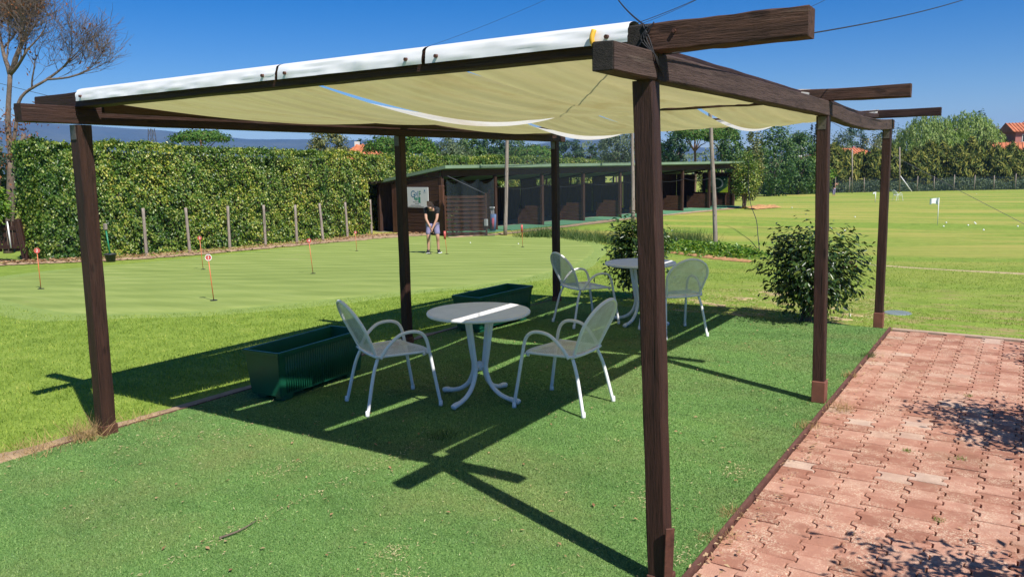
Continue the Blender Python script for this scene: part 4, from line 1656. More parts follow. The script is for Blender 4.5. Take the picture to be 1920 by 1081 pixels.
# ================================================================== BARE TREE
def bare_tree(loc):
    root = thing('bare_tree', 'nearly bare tree with a few brown leaves behind the gate', 'tree', loc)
    tr = MB()
    tips = []
    r = random.Random(5)
    br = MB()

    def grow(p, d, L, rad, depth, mb):
        n = 5
        pts, rs = [p.copy()], [rad]
        q = p.copy()
        dd = d.copy()
        for i in range(n):
            dd = (dd + Vector((r.uniform(-.14, .14), r.uniform(-.14, .14), r.uniform(-.02, .13)))).normalized()
            q = q + dd * (L / n)
            pts.append(q.copy())
            rs.append(rad * (1 - .42 * (i + 1) / n))
        mb.tube(pts, rs, 7 if depth < 2 else (5 if depth < 4 else 3), depth < 2)
        if depth >= 7 or rad < .004:
            tips.append((pts[-1], dd))
            return
        kids = 2 if depth < 1 else r.choice((2, 3, 3))
        for c in range(kids):
            f = r.uniform(.55, 1.0) if c else 1.0
            b = pts[min(n, int(f * n))]
            ax = Vector((r.uniform(-1, 1), r.uniform(-1, 1), r.uniform(-.3, .5))).normalized()
            nd = (dd + ax * r.uniform(.35, .75)).normalized()
            grow(b, nd, L * r.uniform(.62, .82), rs[-1] * r.uniform(.62, .85), depth + 1, br)
        if depth >= 2:
            for c in range(3):
                b = pts[r.randint(1, n)]
                ax = Vector((r.uniform(-1, 1), r.uniform(-1, 1), r.uniform(-.2, .6))).normalized()
                grow(b, (dd + ax).normalized(), L * .55, rs[-1] * .45, depth + 2, br)
    d = 28.5
    mpp = d / FPX
    R3, U3 = Vector((RH[0], RH[1], 0)), Vector((0, 0, 1))
    D3 = Vector((FH[0], FH[1], 0))

    def off(px, py, k=0.0):
        return pt(px, py, d + k) - Vector(loc)
    # leaning lower trunk and fork
    base = Vector((0, 0, -.1))
    f0 = off(22, 300)
    tr.tube(catmull([base, (base + f0) / 2 + Vector((.03, 0, 0)), f0], 5), [.17, .165, .16, .155, .15, .15, .148, .145, .14, .14, .135], 9)
    tr.build('trunk', 'bark', root, True)
    k1 = off(19, 140)
    br.tube(catmull([f0, off(15, 230), k1], 5), [.12, .11, .105, .10, .095, .09, .088, .085, .082, .08, .08], 8)
    grow(k1, (R3 * .45 + U3 * 1.0).normalized(), 1.35, .085, 1, br)
    grow(k1, (R3 * -.5 + U3 * .9 + D3 * .3).normalized(), 1.35, .085, 1, br)
    grow(k1, (R3 * .9 + U3 * .6 - D3 * .4).normalized(), 1.35, .065, 1, br)
    grow(k1, (R3 * .15 + U3 * 1.0 + D3 * .5).normalized(), 1.45, .07, 1, br)
    a = off(40, 182)
    br.tube(catmull([f0, off(30, 235), a, off(88, 149)], 5), [.07, .068, .066, .064, .062, .06, .06, .058, .056, .055, .052, .05, .048, .046, .044, .042], 7)
    b = off(88, 149)
    grow(b, (R3 * 1.0 + U3 * .65).normalized(), 1.15, .047, 2, br)
    grow(b, (R3 * 1.0 + U3 * .05).normalized(), 1.3, .042, 2, br)
    grow(off(60, 165), (R3 * .4 + U3 * 1.0 - D3 * .3).normalized(), 1.0, .033, 3, br)
    # sawn stub on the right
    br.tube([off(22, 300), off(40, 268), off(46, 252)], [.09, .075, .07], 8)
    fans = MB()
    for (tp, td) in tips:
        for q in range(2):
            ax = Vector((r.uniform(-1, 1), r.uniform(-1, 1), r.uniform(-.5, .7)))
            d2 = (td + ax * 1.3).normalized()
            m_ = tp + d2 * r.uniform(.2, .45)
            fans.tube([tp, m_, m_ + (d2 + Vector((r.uniform(-.4, .4), r.uniform(-.4, .4), r.uniform(-.1, .5)))).normalized() * r.uniform(.15, .35)], [.006, .005, .003], 3, False)
    ft = fans.build('fine_twigs', 'bark', root, True)
    ft['kind'] = 'stuff'
    print('tips', len(tips))
    br.build('branches', 'bark', root, True)
    P = np.array([t[0] for t in tips])
    n = len(P)
    loc_px = P @ np.array([R3.x, R3.y, 0])
    up = P[:, 2]
    # leaves kept mostly on the upper left, a few on the right limb
    sc = (up - up.min()) / (up.max() - up.min()) - (loc_px - loc_px.min()) / (loc_px.max() - loc_px.min())
    pr = np.clip(.10 + np.clip(sc, 0, 1) ** 1.3 * 1.3, .08, 1)
    keep = rng.random(n) < pr
    Q = np.repeat(P[keep], 3, 0) + rng.normal(0, .10, (3 * keep.sum(), 3))
    Q2 = np.array(off(28, 270)) + rng.normal(0, 1, (420, 3)) * np.array([.4, .4, .75])
    Q = np.concatenate([Q, Q2])
    lc = leaves('brown_leaves', 'rustleaf', root, Q, rng.normal(0, 1, Q.shape), np.array([0, 0, -1.0]) + rng.normal(0, .5, Q.shape), rng.uniform(.07, .17, len(Q)), rng.uniform(.04, .09, len(Q)))
    lc['kind'] = 'stuff'
    return root


tb = pt(15, 470, 28.5)
bare_tree((tb.x, tb.y, T(tb.x, tb.y)))

# ================================================================== DRIVING RANGE SHED
SP0 = Vector((-19.55, 24.05, -1.0))
SP1 = Vector((-15.10, 49.95, -1.0))
sang = math.atan2(SP1.y - SP0.y, SP1.x - SP0.x)
SL = (SP1 - SP0).length
BAY = SL / 8
shed = thing('driving_range_shed', 'long dark timber driving range shed with a green roof edge', 'shed', SP0, sang)
SDP = 4.35
MB().box(-.2, SL + .2, -.35, SDP + .2, -.55, .02).build('floor_slab', 'concrete', shed)


def zroof(y):
    return 2.80 - 0.135 * y


# roof slab: monopitch falling to the back
rf = MB()
y0r, y1r = -.35, SDP + .45
for (z0, z1, in0) in ((0, .14, 0),):
    pts = [(-.12, y0r, zroof(y0r)), (SL + .75, y0r, zroof(y0r)), (SL + .75, y1r, zroof(y1r)), (-.12, y1r, zroof(y1r))]
    lo = [rf.bm.verts.new(p) for p in pts]
    hi = [rf.bm.verts.new((p[0], p[1], p[2] + .13)) for p in pts]
    rf.bm.faces.new(hi)
    rf.bm.faces.new(lo[::-1])
    for i in range(4):
        rf.bm.faces.new((lo[i], lo[(i + 1) % 4], hi[(i + 1) % 4], hi[i]))
rf.build('roof', 'roof', shed)
MB().box(0, SL, .0, .10, 2.50, 2.775).build('front_beam', 'shed_x', shed)
for k in range(9):
    MB().box(k * BAY - .07, k * BAY + .07, -.02, .12, 0, 2.50, .006).build('front_post', 'shed_z', shed)
    MB().box(k * BAY - .05, k * BAY + .05, SDP - .12, SDP - .02, 0, zroof(SDP) - .02).build('rear_post', 'shed_z', shed)
    rr = MB()
    rr.tube([(k * BAY, .12, zroof(.12) - .07), (k * BAY, SDP, zroof(SDP) - .07)], .05, 4)
    rr.build('rafter', 'shed_y', shed)
# near end wall, boarded up to the door opening at the back
for k in range(17):
    z = .05 + k * .155
    zt = z + .148
    ymax = 2.95
    if zt > zroof(ymax) - .02:
        ymax = max(.3, (2.80 - zt) / .135 - .05)
    MB().box(-.045 - .004 * (k % 2), -.012, .13, ymax, z, min(zt, 2.74), .004).build('plank', 'shed_y', shed)
MB().box(-.05, .05, 2.96, 3.1, 0, 2.33).build('door_post', 'slat_z', shed)
MB().box(-.04, -.0, 3.11, 3.32, 0.0, 2.2).build('door_leaf', 'slat_z', shed)
MB().box(-.05, .05, SDP - .08, SDP + .02, 0, 2.22).build('door_post', 'shed_z', shed)
# back wall of boards, with an open strip under the eaves in the middle bays
for k in range(8):
    x0, x1 = k * BAY + .05, (k + 1) * BAY - .05
    top = 1.78 if 1 < k < 6 else 2.2
    nb = 8
    for j in range(nb):
        a, b = x0 + (x1 - x0) * j / nb, x0 + (x1 - x0) * (j + 1) / nb - .012
        MB().box(a, b, SDP - .02 + .006 * (j % 2), SDP + .02, 0, top).build('back_board', 'shed_z', shed)
    if 1 < k < 6:
        for j in range(3):
            MB().box(x0 + (x1 - x0) * j / 3, x0 + (x1 - x0) * j / 3 + .09, SDP - .03, SDP + .02, 1.78, 2.2).build('mullion', 'shed_z', shed)
        MB().box(x0, x0 + (x1 - x0) * (.30 + .1 * (k % 2)), SDP - .01, SDP + .015, 1.79, 2.19).build('shutter', 'shed_x', shed)
    MB().box(x0, x1, SDP - .05, SDP - .021, 1.72, 1.80).build('wall_rail', 'shed_x', shed)
# far end wall with an open window
fw = [(0.1, 2.35, 0, .98), (0.1, 2.35, 1.0, 2.25), (2.95, SDP, 0, 2.15), (2.36, 2.94, 0, .95), (2.36, 2.94, 2.16, 2.32)]
for (a, b, c, d) in fw:
    MB().box(SL - .03, SL + .03, a, b, c, d).build('end_panel', 'shed_y', shed)
for y in (.55, 1.2, 1.9):
    MB().box(SL - .08, SL - .032, y, y + .06, .1, 1.0).build('wall_stud', 'slat_z', shed)
# dividers between bays: boards on edge with a rear post, cut down towards the back
for k in range(1, 8):
    tall = k == 1
    nbd = 12 if tall else 6
    for j in range(nbd):
        z = .06 + j * .152
        yb = 1.55
        if tall and j > 6:
            yb = 1.55 - (j - 6) * .22
        elif not tall and j == nbd - 1:
            yb = 1.15
        MB().box(k * BAY - .02, k * BAY + .02, .13, yb, z, z + .142, .003).build('divider_board', 'slat_y', shed)
    MB().box(k * BAY - .03, k * BAY + .03, 1.56, 1.62, 0, 1.3 if tall else .85).build('divider_post', 'slat_z', shed)
# drooping cable along the bays
for k in range(1, 7):
    MB().tube(sagged((k * BAY, -.04, 2.0), ((k + 1) * BAY, -.04, 1.96), .14), .012, 5).build('cable', 'cord', shed, True)
for k in range(8):
    m = MB().box(k * BAY + .15, (k + 1) * BAY - .15, -.75, 1.3, .024, .06, .008).build('tee_mat', 'mat', None, False, SP0)
    m.rotation_euler = (0, 0, sang)
    tag(m, 'green practice mat on the floor of the %s driving bay from the near end' % ordn[k], 'mat', 'green mats in the driving bays')
SM = Matrix.Translation(SP0) @ Matrix.Rotation(sang, 4, 'Z')


def sloc(x, y, z):
    return SM @ Vector((x, y, z))


# sign on the end wall (faces -x of the shed frame)
sg = thing('golf_sign', 'white board with blue and green golf lettering on the shed end wall', 'sign', sloc(-.085, 1.55, 1.62), sang)
MB().box(-.012, .012, -.74, .74, -.44, .44, .003).build('board', 'sign', sg)
SR = Matrix.Rotation(math.radians(-90), 4, 'Z') @ Matrix.Rotation(math.radians(90), 4, 'X')


def sign_text(body, size, y, z, mat, name='lettering', sx=1.0, x=-.0145):
    me = text_mesh(body, size, .001)
    o = link(name, me, mat, sg)
    o.matrix_local = Matrix.Translation((x, y, z)) @ SR @ Matrix.Diagonal((sx, 1, 1, 1))
    return o


for ch, y, z, s, mt in (('G', .25, .13, .42, 'signblue'), ('o', .06, .17, .30, 'signblue'), ('l', -.07, .14, .36, 'signblue'), ('F', -.20, .14, .36, 'signgreen')):
    sign_text(ch, s, y, z, mt)
sw = MB()
for k, (y, z0, z1) in enumerate(((.14, -.10, .02), (.06, -.14, -.01), (-.02, -.12, .0), (-.13, -.22, .02), (-.20, -.24, .02))):
    sw.box(-.0155, -.013, y - .03, y + .03, z0, z1)
sw.build('green_strokes', 'signgreen', sg)
tl_ = MB()
rr_ = random.Random(3)
for row, (z, y0_, y1_) in enumerate(((-.20, .26, -.10), (-.27, .12, -.06), (-.345, .42, -.25), (-.40, .60, -.45))):
    y = y0_
    while y > y1_:
        w = rr_.uniform(.02, .07)
        tl_.box(-.0148, -.0130, y - w, y, z - .012, z + .012)
        y -= w + .014
tl_.build('small_print', 'signtext', sg)
em = MB()
em.tube([(-.0135, -.52, .30), (-.016, -.52, .30)], .035, 14)
em.box(-.0155, -.013, -.60, -.44, .22, .232)
em.build('emblem', 'signblue', sg)

# banner on the far end wall
bn = thing('banner', 'lime green banner with a dark ring print in the last bay', 'banner', sloc(SL - .11, 1.22, 1.45), sang)
MB().box(-.006, .006, -.82, .82, -.52, .52).build('cloth', 'banner', bn)
bm_ = MB()
for k in range(36):
    a0, a1 = 2 * PI * k / 36, 2 * PI * (k + 1) / 36
    for (ri, ro) in ((.28, .36),):
        bm_.poly([(-.0085, math.cos(a0) * ro * 1.35, math.sin(a0) * ro + .08), (-.0085, math.cos(a1) * ro * 1.35, math.sin(a1) * ro + .08), (-.0085, math.cos(a1) * ri * 1.35, math.sin(a1) * ri + .08), (-.0085, math.cos(a0) * ri * 1.35, math.sin(a0) * ri + .08)])
bm_.build('ring_print', 'sign', bn)
bd_ = MB()
bd_.poly([(-.0075, .82, .52), (-.0075, -.82, .52), (-.0075, -.82, -.1), (-.0075, -.2, -.52), (-.0075, .2, -.52), (-.0075, .82, -.3)])
bd_.build('dark_print', 'bannerdark', bn)

# slatted screen in front of the first bay, its post and wire
sa, sb = at(838, 443), at(911, 442)
sd = (sb - sa)
scr = thing('slatted_screen', 'brown slatted timber screen in front of the first driving bay', 'screen', sa, math.atan2(sd.y, sd.x))
SLN = Vector((sd.x, sd.y, 0)).length
for k in range(10):
    MB().box(0, SLN, -.015, .015, .05 + k * .168, .05 + k * .168 + .118, .003).build('slat', 'slat_x', scr)
MB().box(SLN, SLN + .07, -.04, .04, -.1, 1.76, .005).build('screen_post', 'slat_z', scr)
MB().box(-.07, 0, -.04, .04, -.1, 1.7, .005).build('screen_post', 'slat_z', scr)
MB().tube([(SLN + .03, 0, 1.74), (.1, .0, 2.5)], .015, 6).build('stay', 'wire', scr, True)
cp = at(830.5, 442)
tag(MB().box(-.11, .11, -.06, .06, -.1, 2.12, .01).build('corner_post', 'slat_z', None, False, cp), 'brown post beside the golfer at the shed corner', 'post')

# nets
def net(name, label, a, b, z0, z1, mat, scal=0, sag=.0):
    a, b = Vector(a), Vector(b)
    L = (b - a).length
    o = MB()

    def f(u, v):
        p = a.lerp(b, u)
        top = z1 - (abs(math.sin(u * PI * scal)) * -.0 + (.22 * abs(math.sin(u * PI * scal)) if scal else 0))
        z = z0 + (top - z0) * v
        s = Vector((-(b - a).y, (b - a).x, 0)).normalized()
        return Vector((p.x, p.y, z)) + s * (.06 * math.sin(u * 31) * (1 - v) + .05 * math.sin(u * 13))
    o.grid(f, 60, 10)
    ob = o.build(name, mat, None, True)
    tag(ob, label, 'net')
    return ob


q0, q1 = at(840, 444), at(928, 443)
net('safety_net', 'dark net with a scalloped top hung across the first driving bay', (q0.x, q0.y, 0), (q1.x, q1.y, 0), -.95, 1.42, 'bluenet', 3.0)
pole_specs = [((947, 441), (951, 250), 5.6, .085, 'pale wooden pole standing before the second bay post'),
              ((1187, 417), (1185, 250), 6.2, .10, 'grey wooden pole showing just left of the near right post'),
              ((1342, 466), (1333, 243), 4.35, .072, 'tall grey wooden pole growing out of the ground cover'),
              ((1552, 433), (1541, 250), 4.6, .075, 'grey pole hidden behind the mid right post')]
ptop = []
for (b, t, h, r, lab) in pole_specs:
    p = at(*b)
    dist = (p.x - CAM_P[0]) * FH[0] + (p.y - CAM_P[1]) * FH[1]
    q = pt(t[0], t[1], dist)
    d = (q - p)
    top = p + d * (h / max(d.z, .1))
    pts = catmull([p - Vector((0, 0, .1)), p.lerp(top, .35) + Vector((.015, 0, 0)), p.lerp(top, .7), top], 4)
    o = MB().tube(pts, [r * (1 - .02 * k) for k in range(len(pts))], 10).build('net_pole', 'grey_z', None, True)
    tag(o, lab, 'pole', 'wooden net poles')
    ptop.append((p, top))
for i, (a, b) in enumerate(((0, 1), )):
    pa, ta = ptop[a]
    pb, tb_ = ptop[b]
    net('range_net', 'large faint ball net hung between the pale pole and the grey pole', (pa.x, pa.y, 0), (pb.x, pb.y, 0), -.9, ta.z - .1, 'net')
cord('net_wire', sagged(ptop[0][1], ptop[1][1], .15), .012, 'wire', 'top wire of the ball net between two poles', 'wire')
cord('guy_wire', sagged(ptop[3][1], at(1990, 455), 0.05), .008, 'wire', 'thin guy wire slanting down across the field on the right', 'wire')
cord('hanging_cable', catmull([pt(1404, 300, 36), pt(1403, 352, 36), pt(1408, 384, 34), pt(1418, 412, 30), pt(1421, 440, 27), at(1424, 470)], 6), .014, 'cord', 'dark cable hanging loosely from the trees to the lawn', 'cable')
for i, (a, b) in enumerate((((1245, 403), (1930, 425)), )):
    A, B = at(*a), at(*b)
    cord('ground_cable', [A.lerp(B, k / 20) * 1.0 for k in range(21)], .012, 'cord', 'thin cable lying across the practice field', 'cable') if False else None

# golf bag in the second bay gap
gbp = at(924, 434)
bag = thing('golf_bag', 'blue and pink golf bag leaning by the stepped divider', 'bag', gbp)
MB().tube([(0, 0, .0), (0.03, 0, .45), (.05, 0, .78)], [.13, .14, .13], 12).build('bag_body', 'steelblue', bag, True)
MB().tube([(.06, -.10, .12), (.10, -.10, .62)], [.06, .06], 10).build('pocket', 'pinkcloth', bag, True)
for k in range(4):
    c = MB()
    x = -.06 + .05 * k
    c.tube([(x, 0, .7), (x - .03, .02, 1.05)], .008, 5)
    c.box(x - .07, x + .02, -.02, .03, 1.03, 1.10, .008)
    c.build('club', 'whiteprint', bag)
tag(MB().box(-.07, .07, -.05, .05, 0, .28, .01).build('junction_box', 'sign', None, False, sb + Vector((.06, -.05, .42))), 'small white box fixed to the end of the slatted screen', 'box')

# vines behind the net in the first bay
vp = sloc(1.5, 1.2, 0)
bush('climbing_vine', 'yellowish vine hanging inside the first driving bay', 'vine', vp, (1.1, .6, 2.4), 700, .12, 'olive', 31, 4, clumps=40)
bush('weed_clump', 'yellow green weeds at the foot of the netted first bay', 'weed', at(852, 440), (1.4, .5, .8), 600, .09, 'brightleaf', 32, 5, clumps=30)

# ivy column at the far end of the shed
ip = at(1395, 391)
bush('ivy_shrub', 'dark ivy covered shrub against the far end of the shed', 'shrub', ip, (1.7, 1.7, 3.6), 5200, .15, 'ivy', 33, 6, clumps=110)
wpos = sloc(SL + 1.2, 2.6, 0)
bush('ivy_shrub', 'leafy ivy seen through the window of the last bay', 'shrub', wpos, (1.4, 1.4, 3.0), 2200, .15, 'ivy', 34, 5, clumps=70)

# ================================================================== PUTTING PINS
pins = [((77, 543), (77, 472), '2', 'red pin with number two near the brown gate'),
        ((401, 565), (397, 485), '1', 'red pin with number one nearest the pergola'),
        ((381, 506), (379, 448), '3', 'red pin with number three near the hedge'),
        ((587, 514), (583, 453), '4', 'red pin with number four in the middle of the green'),
        ((669, 471), (668, 437), '5', 'small red pin by the far stakes of the hedge'),
        ((838, 477), (835, 436), None, 'red flagged pin right beside the golfer'),
        ((980, 464), (979, 424), None, 'orange topped pin before the driving bays')]
for (b, t, num, lab) in pins:
    p = at(*b)
    p.z += .02
    dist = (p.x - CAM_P[0]) * FH[0] + (p.y - CAM_P[1]) * FH[1]
    h = (b[1] - t[1]) / FPX * dist * 1.02
    root = thing('putting_pin', lab, 'pin', p, facing(p), 'numbered pins on the putting green')
    lx = -(b[0] - t[0]) / FPX * dist
    MB().tube([(0, 0, 0), (-lx, 0, h - .04)], .007, 8).build('rod', 'orange', root, True)
    if num:
        d = MB()
        d.tube([(-lx, -.008, h), (-lx, .008, h)], .046, 24)
        dk = d.build('disc', 'red', root)
        rim = MB()
        rim.tube([(-lx + .045 * math.cos(2 * PI * k / 24), .009, h + .045 * math.sin(2 * PI * k / 24)) for k in range(25)], .006, 5)
        rim.build('disc_rim', 'whiteprint' if num == '1' else 'red', dk, True)
        tm = text_mesh(num, .075, .001)
        to = link('numeral', tm, 'whiteprint', dk)
        to.matrix_local = Matrix.Translation((-lx, .0105, h)) @ Matrix.Rotation(PI, 4, 'Z') @ Matrix.Rotation(PI / 2, 4, 'X')
    else:
        MB().tube([(-lx, 0, h - .22), (-lx, 0, h + .02)], .035, 10).build('rolled_flag', 'red', root, True)
    MB().tube([(0, 0, -.03), (0, 0, .004)], .054, 20).build('cup', 'black', root)

ball_px = [(972, 457), (881, 457), (812, 474 - 8)]
balls = [((972, 459), 'white golf ball on the green near the far left post'), ((828, 476), 'white golf ball at the golfer putter head'), ((882, 457), 'white golf ball on the green right of the golfer')]
balls += [((1485, 391), 'white ball on the field left of the mid right post'), ((1603, 409), 'lone white ball on the field between the two right posts'), ((1584, 435), 'white ball on the field nearest the round bush'),
          ((1831, 364), 'white ball near the far field fence on the right'), ((1774, 420), 'white ball just right of the white flag pole'), ((1769, 427), 'white ball below the white flag pole'),
          ((1815, 425), 'white ball on the field, left of a close pair'), ((1827, 420), 'white ball of a close pair on the right field'), ((1829, 422), 'white ball beside its twin on the right field'),
          ((1844, 434), 'white ball on the right field, lowest of its cluster'), ((1908, 427), 'white ball at the far right of the field')]
bme = None
for (q, lab) in balls:
    p = at(*q)
    big = q[0] > 1300
    if bme is None:
        m = MB()
        bmesh.ops.create_icosphere(m.bm, subdivisions=2, radius=.0215)
        bme = m.mesh('golf_ball')
        bme.materials.append(MT['ball'])
        bme.polygons.foreach_set('use_smooth', np.ones(len(bme.polygons), bool))
    o = bpy.data.objects.new('golf_ball', bme)
    COL.objects.link(o)
    s = 1.6 if big else 1.0
    o.scale = (s, s, s)
    o.location = p + Vector((0, 0, .0215 * s + (.02 if not big else .03)))
    tag(o, lab, 'ball', 'golf balls on the grass')

# ================================================================== GOLFER
def hand_chain(J, E, prefix, wrist, direction, side, scale=1.0):
    """palm, four curled fingers of unequal length and a thumb, rooted in the wrist joint"""
    d = Vector(direction).normalized()
    s = Vector(side).normalized()
    n = d.cross(s).normalized()
    w = Vector(J[wrist][0])
    palm = prefix + 'palm'
    J[palm] = (w + d * .055 * scale, (.030 * scale, .017 * scale))
    E.append((wrist, palm))
    for i, (o, L) in enumerate(((-.026, .062), (-.009, .072), (.009, .068), (.026, .052))):
        a = prefix + 'f%da' % i
        b = prefix + 'f%db' % i
        c = prefix + 'f%dc' % i
        base = w + d * .088 * scale + s * o * scale
        J[a] = (base, .0095 * scale)
        J[b] = (base + (d * .75 + n * .65).normalized() * L * .55 * scale, .0085 * scale)
        J[c] = (J[b][0] + (d * .1 + n * 1.0).normalized() * L * .5 * scale, .0075 * scale)
        E += [(palm, a), (a, b), (b, c)]
    J[prefix + 't1'] = (w + d * .04 * scale - s * .036 * scale + n * .01, .0115 * scale)
    J[prefix + 't2'] = (w + d * .078 * scale - s * .046 * scale + n * .03, .0095 * scale)
    E += [(palm, prefix + 't1'), (prefix + 't1', prefix + 't2')]


def golfer(loc, rz):
    g = thing('person', 'man in black t-shirt and lilac shorts bent over a putt beside the shed', 'person', loc, rz)
    J = {'pelvis': ((0, -.13, .93), (.15, .11)), 'waist': ((0, -.06, 1.07), (.145, .10)), 'chest': ((.01, .06, 1.24), (.165, .11)), 'upper': ((.02, .15, 1.36), (.13, .085)),
         'neck': ((.035, .225, 1.415), .056), 'skull': ((.055, .29, 1.475), (.078, .088)), 'crown': ((.06, .34, 1.51), (.070, .076)), 'face': ((.058, .345, 1.405), (.058, .05)), 'nose': ((.06, .395, 1.385), .015)}
    E = [('pelvis', 'waist'), ('waist', 'chest'), ('chest', 'upper'), ('upper', 'neck'), ('neck', 'skull'), ('skull', 'crown'), ('skull', 'face'), ('face', 'nose')]
    for s, t in ((-1, 'a'), (1, 'b')):
        J['sh' + t] = ((s * .185 + .02, .15, 1.335), .062)
        J['el' + t] = ((s * .165 + .03, .27, 1.07), .043)
        J['wr' + t] = ((s * .030 + .045, .36, .80 + .03 * s), .029)
        J['hp' + t] = ((s * .10, -.12, .87), .098)
        J['kn' + t] = ((s * .145, .015, .49), .060)
        J['cf' + t] = ((s * .150, -.035, .36), .054)
        J['an' + t] = ((s * .155, -.02, .09), .036)
        J['hl' + t] = ((s * .157, -.03, .045), .038)
        J['to' + t] = ((s * .185, .17, .035), .034)
        J['ear' + t] = ((s * .080 + .055, .295, 1.455), .018)
        E += [('upper', 'sh' + t), ('sh' + t, 'el' + t), ('el' + t, 'wr' + t), ('pelvis', 'hp' + t), ('hp' + t, 'kn' + t), ('kn' + t, 'cf' + t), ('cf' + t, 'an' + t), ('an' + t, 'hl' + t), ('hl' + t, 'to' + t), ('skull', 'ear' + t)]
    hand_chain(J, E, 'ha', 'wra', (.25, .12, -1), (0, 1, .1), 1.0)
    hand_chain(J, E, 'hb', 'wrb', (-.15, .12, -1), (0, -1, .1), 1.0)
    link('body', skin_mesh('body', J, E, 'pelvis', 2), 'skin', g, True)
    # shirt with short sleeves
    S = {'hem': ((0, -.115, .885), (.190, .145)), 'w': ((0, -.06, 1.05), (.186, .135)), 'c': ((.01, .06, 1.24), (.205, .140)), 'u': ((.02, .145, 1.355), (.165, .115)), 'n': ((.036, .222, 1.405), .088)}
    ES = [('hem', 'w'), ('w', 'c'), ('c', 'u'), ('u', 'n')]
    for s, t in ((-1, 'a'), (1, 'b')):
        S['s' + t] = ((s * .180 + .02, .15, 1.34), .098)
        S['e' + t] = ((s * .178 + .027, .215, 1.175), .080)
        ES += [('u', 's' + t), ('s' + t, 'e' + t)]
    link('t_shirt', skin_mesh('t_shirt', S, ES, 'c', 2), 'tee', g, True)
    H = {'p': ((0, -.13, .92), (.160, .130))}
    EH = []
    for s, t in ((-1, 'a'), (1, 'b')):
        H['h' + t] = ((s * .100, -.11, .84), .118)
        H['m' + t] = ((s * .128, -.045, .66), .098)
        H['k' + t] = ((s * .142, -.005, .535), .092)
        EH += [('p', 'h' + t), ('h' + t, 'm' + t), ('m' + t, 'k' + t)]
    link('shorts', skin_mesh('shorts', H, EH, 'p', 2), 'shorts', g, True)
    for s in (-1, 1):
        K = {'heel': ((s * .157, -.045, .048), (.046, .050)), 'mid': ((s * .170, .06, .046), (.046, .044)), 'toe': ((s * .188, .175, .038), (.046, .036)), 'col': ((s * .156, -.022, .11), .046)}
        sh = link('shoe', skin_mesh('shoe', K, [('heel', 'mid'), ('mid', 'toe'), ('heel', 'col')], 'heel', 2), 'shoe_black', g, True)
        sl = MB()
        sl.tube([(s * .156, -.08, .012), (s * .170, .06, .012), (s * .190, .20, .012)], [.04, .05, .042], 8)
        for v in sl.bm.verts:
            v.co.z = max(0, min(.022, v.co.z))
        sl.build('sole', 'whiteprint', sh)
    HR = {'a': ((.058, .285, 1.525), (.094, .090)), 'b': ((.062, .365, 1.53), (.086, .074)), 'c': ((.05, .235, 1.46), (.080, .065))}
    link('hair', skin_mesh('hair', HR, [('c', 'a'), ('a', 'b')], 'a', 2), 'hair', g, True)
    pu = thing('putter', 'steel putter held by the golfer in black', 'putter', loc, rz)
    MB().tube([(.050, .385, .86), (.060, .42, .62)], [.013, .011], 8).build('grip', 'black', pu, True)
    MB().tube([(.060, .42, .62), (.095, .52, .035)], .006, 6).build('shaft', 'galv', pu, True)
    MB().box(.06, .19, .505, .535, .022, .05, .006).build('club_head', 'galv', pu)
    return g


gl = at(813, 475)
gl.z += .02
golfer(gl, facing(gl))

# distant golfer in the field
fp = at(1563, 367)
FJ = {'pelvis': ((0, 0, .95), (.15, .11)), 'chest': ((-.02, .10, 1.27), (.16, .11)), 'neck': ((-.03, .16, 1.45), .06), 'head': ((-.04, .20, 1.58), (.085, .09)), 'top': ((-.04, .20, 1.67), .07)}
FE = [('pelvis', 'chest'), ('chest', 'neck'), ('neck', 'head'), ('head', 'top')]
for s, t in ((-1, 'a'), (1, 'b')):
    FJ['s' + t] = ((s * .19, .12, 1.38), .065)
    FJ['e' + t] = ((s * .20 - .16, .28, 1.42), .045)
    FJ['w' + t] = ((s * .05 - .36, .24, 1.62), .035)
    FJ['h' + t] = ((s * .10, 0, .9), .10)
    FJ['k' + t] = ((s * .13, .03, .5), .065)
    FJ['a' + t] = ((s * .14, -.01, .08), .042)
    FJ['t' + t] = ((s * .16, .17, .04), .04)
    FE += [('chest', 's' + t), ('s' + t, 'e' + t), ('e' + t, 'w' + t), ('pelvis', 'h' + t), ('h' + t, 'k' + t), ('k' + t, 'a' + t), ('a' + t, 't' + t)]
fg = thing('person', 'tiny distant golfer swinging at the far side of the field', 'person', fp, facing(fp) + .9)
link('body', skin_mesh('body', FJ, FE, 'pelvis', 1), 'skin', fg, True)
S = {'hem': ((0, 0, .98), (.17, .13)), 'c': ((-.02, .10, 1.27), (.185, .13)), 'n': ((-.03, .14, 1.40), (.10, .09)), 'sa': ((-.19, .12, 1.38), .085), 'sb': ((.19, .12, 1.38), .085), 'ea': ((-.33, .25, 1.41), .06), 'eb': ((.07, .25, 1.41), .06)}
link('dark_shirt', skin_mesh('dark_shirt', S, [('hem', 'c'), ('c', 'n'), ('c', 'sa'), ('c', 'sb'), ('sa', 'ea'), ('sb', 'eb')], 'c', 1), 'tee', fg, True)
S = {'p': ((0, 0, .95), (.165, .13)), 'ha': ((-.10, 0, .86), .12), 'hb': ((.10, 0, .86), .12), 'ka': ((-.13, .03, .46), .09), 'kb': ((.13, .03, .46), .09), 'aa': ((-.14, .0, .14), .07), 'ab': ((.14, .0, .14), .07)}
link('trousers', skin_mesh('trousers', S, [('p', 'ha'), ('ha', 'ka'), ('ka', 'aa'), ('p', 'hb'), ('hb', 'kb'), ('kb', 'ab')], 'p', 1), 'shorts', fg, True)

